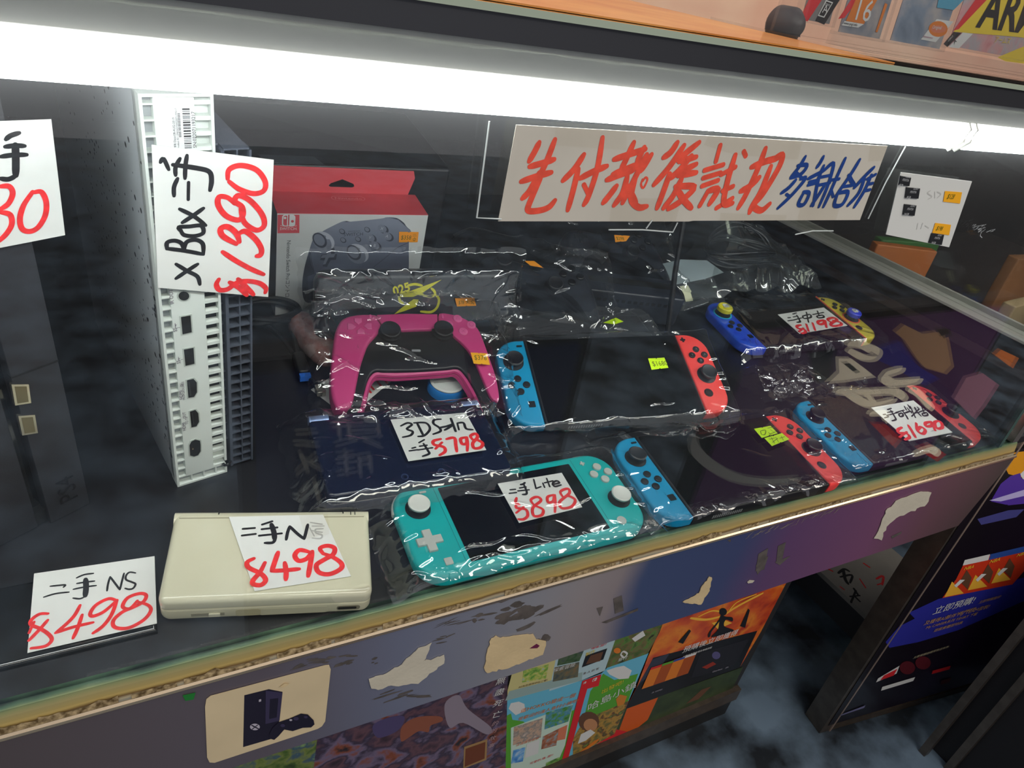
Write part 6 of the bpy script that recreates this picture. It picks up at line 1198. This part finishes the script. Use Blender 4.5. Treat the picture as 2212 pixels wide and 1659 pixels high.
LB = lit('lit_beige', '#d8c8ae', 1.4); LR = lit('lit_red', '#b8323c', .8); LO = lit('lit_orange', '#d8763c', .9); LT_ = lit('lit_tan', '#b98c6a', .8); LD = lit('lit_dark', '#141014', .2); LG_ = lit('lit_grey', '#8c8a86', .9); LPK = lit('lit_rose', '#b07a8e', .75)
G_ = (1640, 460, .32556); C2_ = (1240, 820, .43942)
glow_panel('glowing purple panel added out of view, seen mirrored in the counter glass', .80, 1.10, 2.02, -.12, -.62, lit('lit_purple', '#6a3f72', .42), [
    (LD, G_, 'p', [(330, 930), (520, 900), (480, 1120), (380, 1130)], 0), (lit('lit_violet', '#4a3a9a', .6), G_, 'p', [(780, 900), (940, 850), (1060, 1020), (1200, 1100), (1100, 1150), (900, 1030), (790, 980)], 0),
    (LB, G_, 's', [(600, 870), (690, 880), (760, 920)], 42), (LB, G_, 's', [(600, 915), (700, 965), (785, 965), (800, 925), (720, 885)], 34),
    (LB, G_, 'p', [(525, 965), (610, 965), (700, 1030), (775, 1090), (600, 1120), (450, 1135), (530, 1060)], 0), (LD, G_, 'p', [(560, 1000), (600, 995), (670, 1055), (640, 1065)], 0),
    (LB, G_, 's', [(955, 1045), (900, 1058), (830, 1085), (880, 1130), (990, 1128), (1070, 1115)], 44), (LB, G_, 's', [(520, 1185), (700, 1195), (900, 1190), (975, 1235)], 44), (LB, G_, 's', [(590, 1200), (740, 1275), (900, 1245)], 40), (LB, G_, 's', [(720, 1200), (760, 1262)], 36), (LB, G_, 's', [(1000, 1170), (1060, 1200), (1150, 1300)], 36),
    (LR, G_, 'p', [(740, 1395), (840, 1400), (950, 1500), (900, 1560)], 0), (LR, G_, 'p', [(1040, 1560), (1130, 1530), (1240, 1600), (1180, 1650)], 0), (LB, G_, 's', [(1040, 1600), (1140, 1570), (1190, 1600)], 36), (LB, G_, 's', [(740, 1330), (830, 1330), (850, 1380)], 36),
    (LT_, G_, 'p', [(900, 790), (960, 740), (1080, 800), (1240, 780), (1260, 850), (1290, 1020), (1240, 1070), (1100, 1030), (1040, 960), (960, 840)], 0), (LD, G_, 'p', [(1170, 770), (1260, 765), (1280, 810), (1220, 830)], 0),
    (LPK, G_, 'p', [(1370, 1090), (1480, 1060), (1590, 1140), (1500, 1280), (1430, 1370), (1290, 1230)], 0), (LO, G_, 'p', [(1560, 940), (1600, 905), (1720, 960), (1680, 1030)], 0)])
glow_panel('glowing blue panel added out of view with pale block lettering, seen mirrored in the glass', .74, .12, .62, -.07, -.50, lit('lit_navy', '#2a3a6a', .35), [
    (LG_, (620, 840, .37071), 's', P_, 26) for P_ in ([(275, 190), (335, 185)], [(270, 220), (340, 215)], [(305, 180), (310, 290)], [(360, 200), (370, 290)], [(360, 200), (530, 185)], [(530, 185), (540, 280)], [(370, 240), (535, 232)], [(365, 290), (550, 270)], [(290, 330), (400, 300)], [(450, 300), (550, 340)], [(300, 390), (390, 380)], [(345, 370), (350, 500)], [(295, 430), (395, 420)], [(300, 500), (400, 480)], [(420, 400), (480, 390)], [(420, 440), (490, 430)], [(425, 400), (430, 510)], [(485, 390), (490, 480)])] + [
    (LG_, (620, 840, .37071), 's', P_, 30) for P_ in ([(60, 260), (170, 250)], [(50, 320), (180, 330)], [(80, 380), (120, 480)], [(170, 390), (60, 490)], [(110, 420), (200, 470)], [(130, 560), (60, 640)], [(160, 540), (190, 660)])] + [
    (LG_, C2_, 's', [(590, 290), (600, 350), (680, 425), (800, 485), (950, 505), (1100, 490)], 44)])
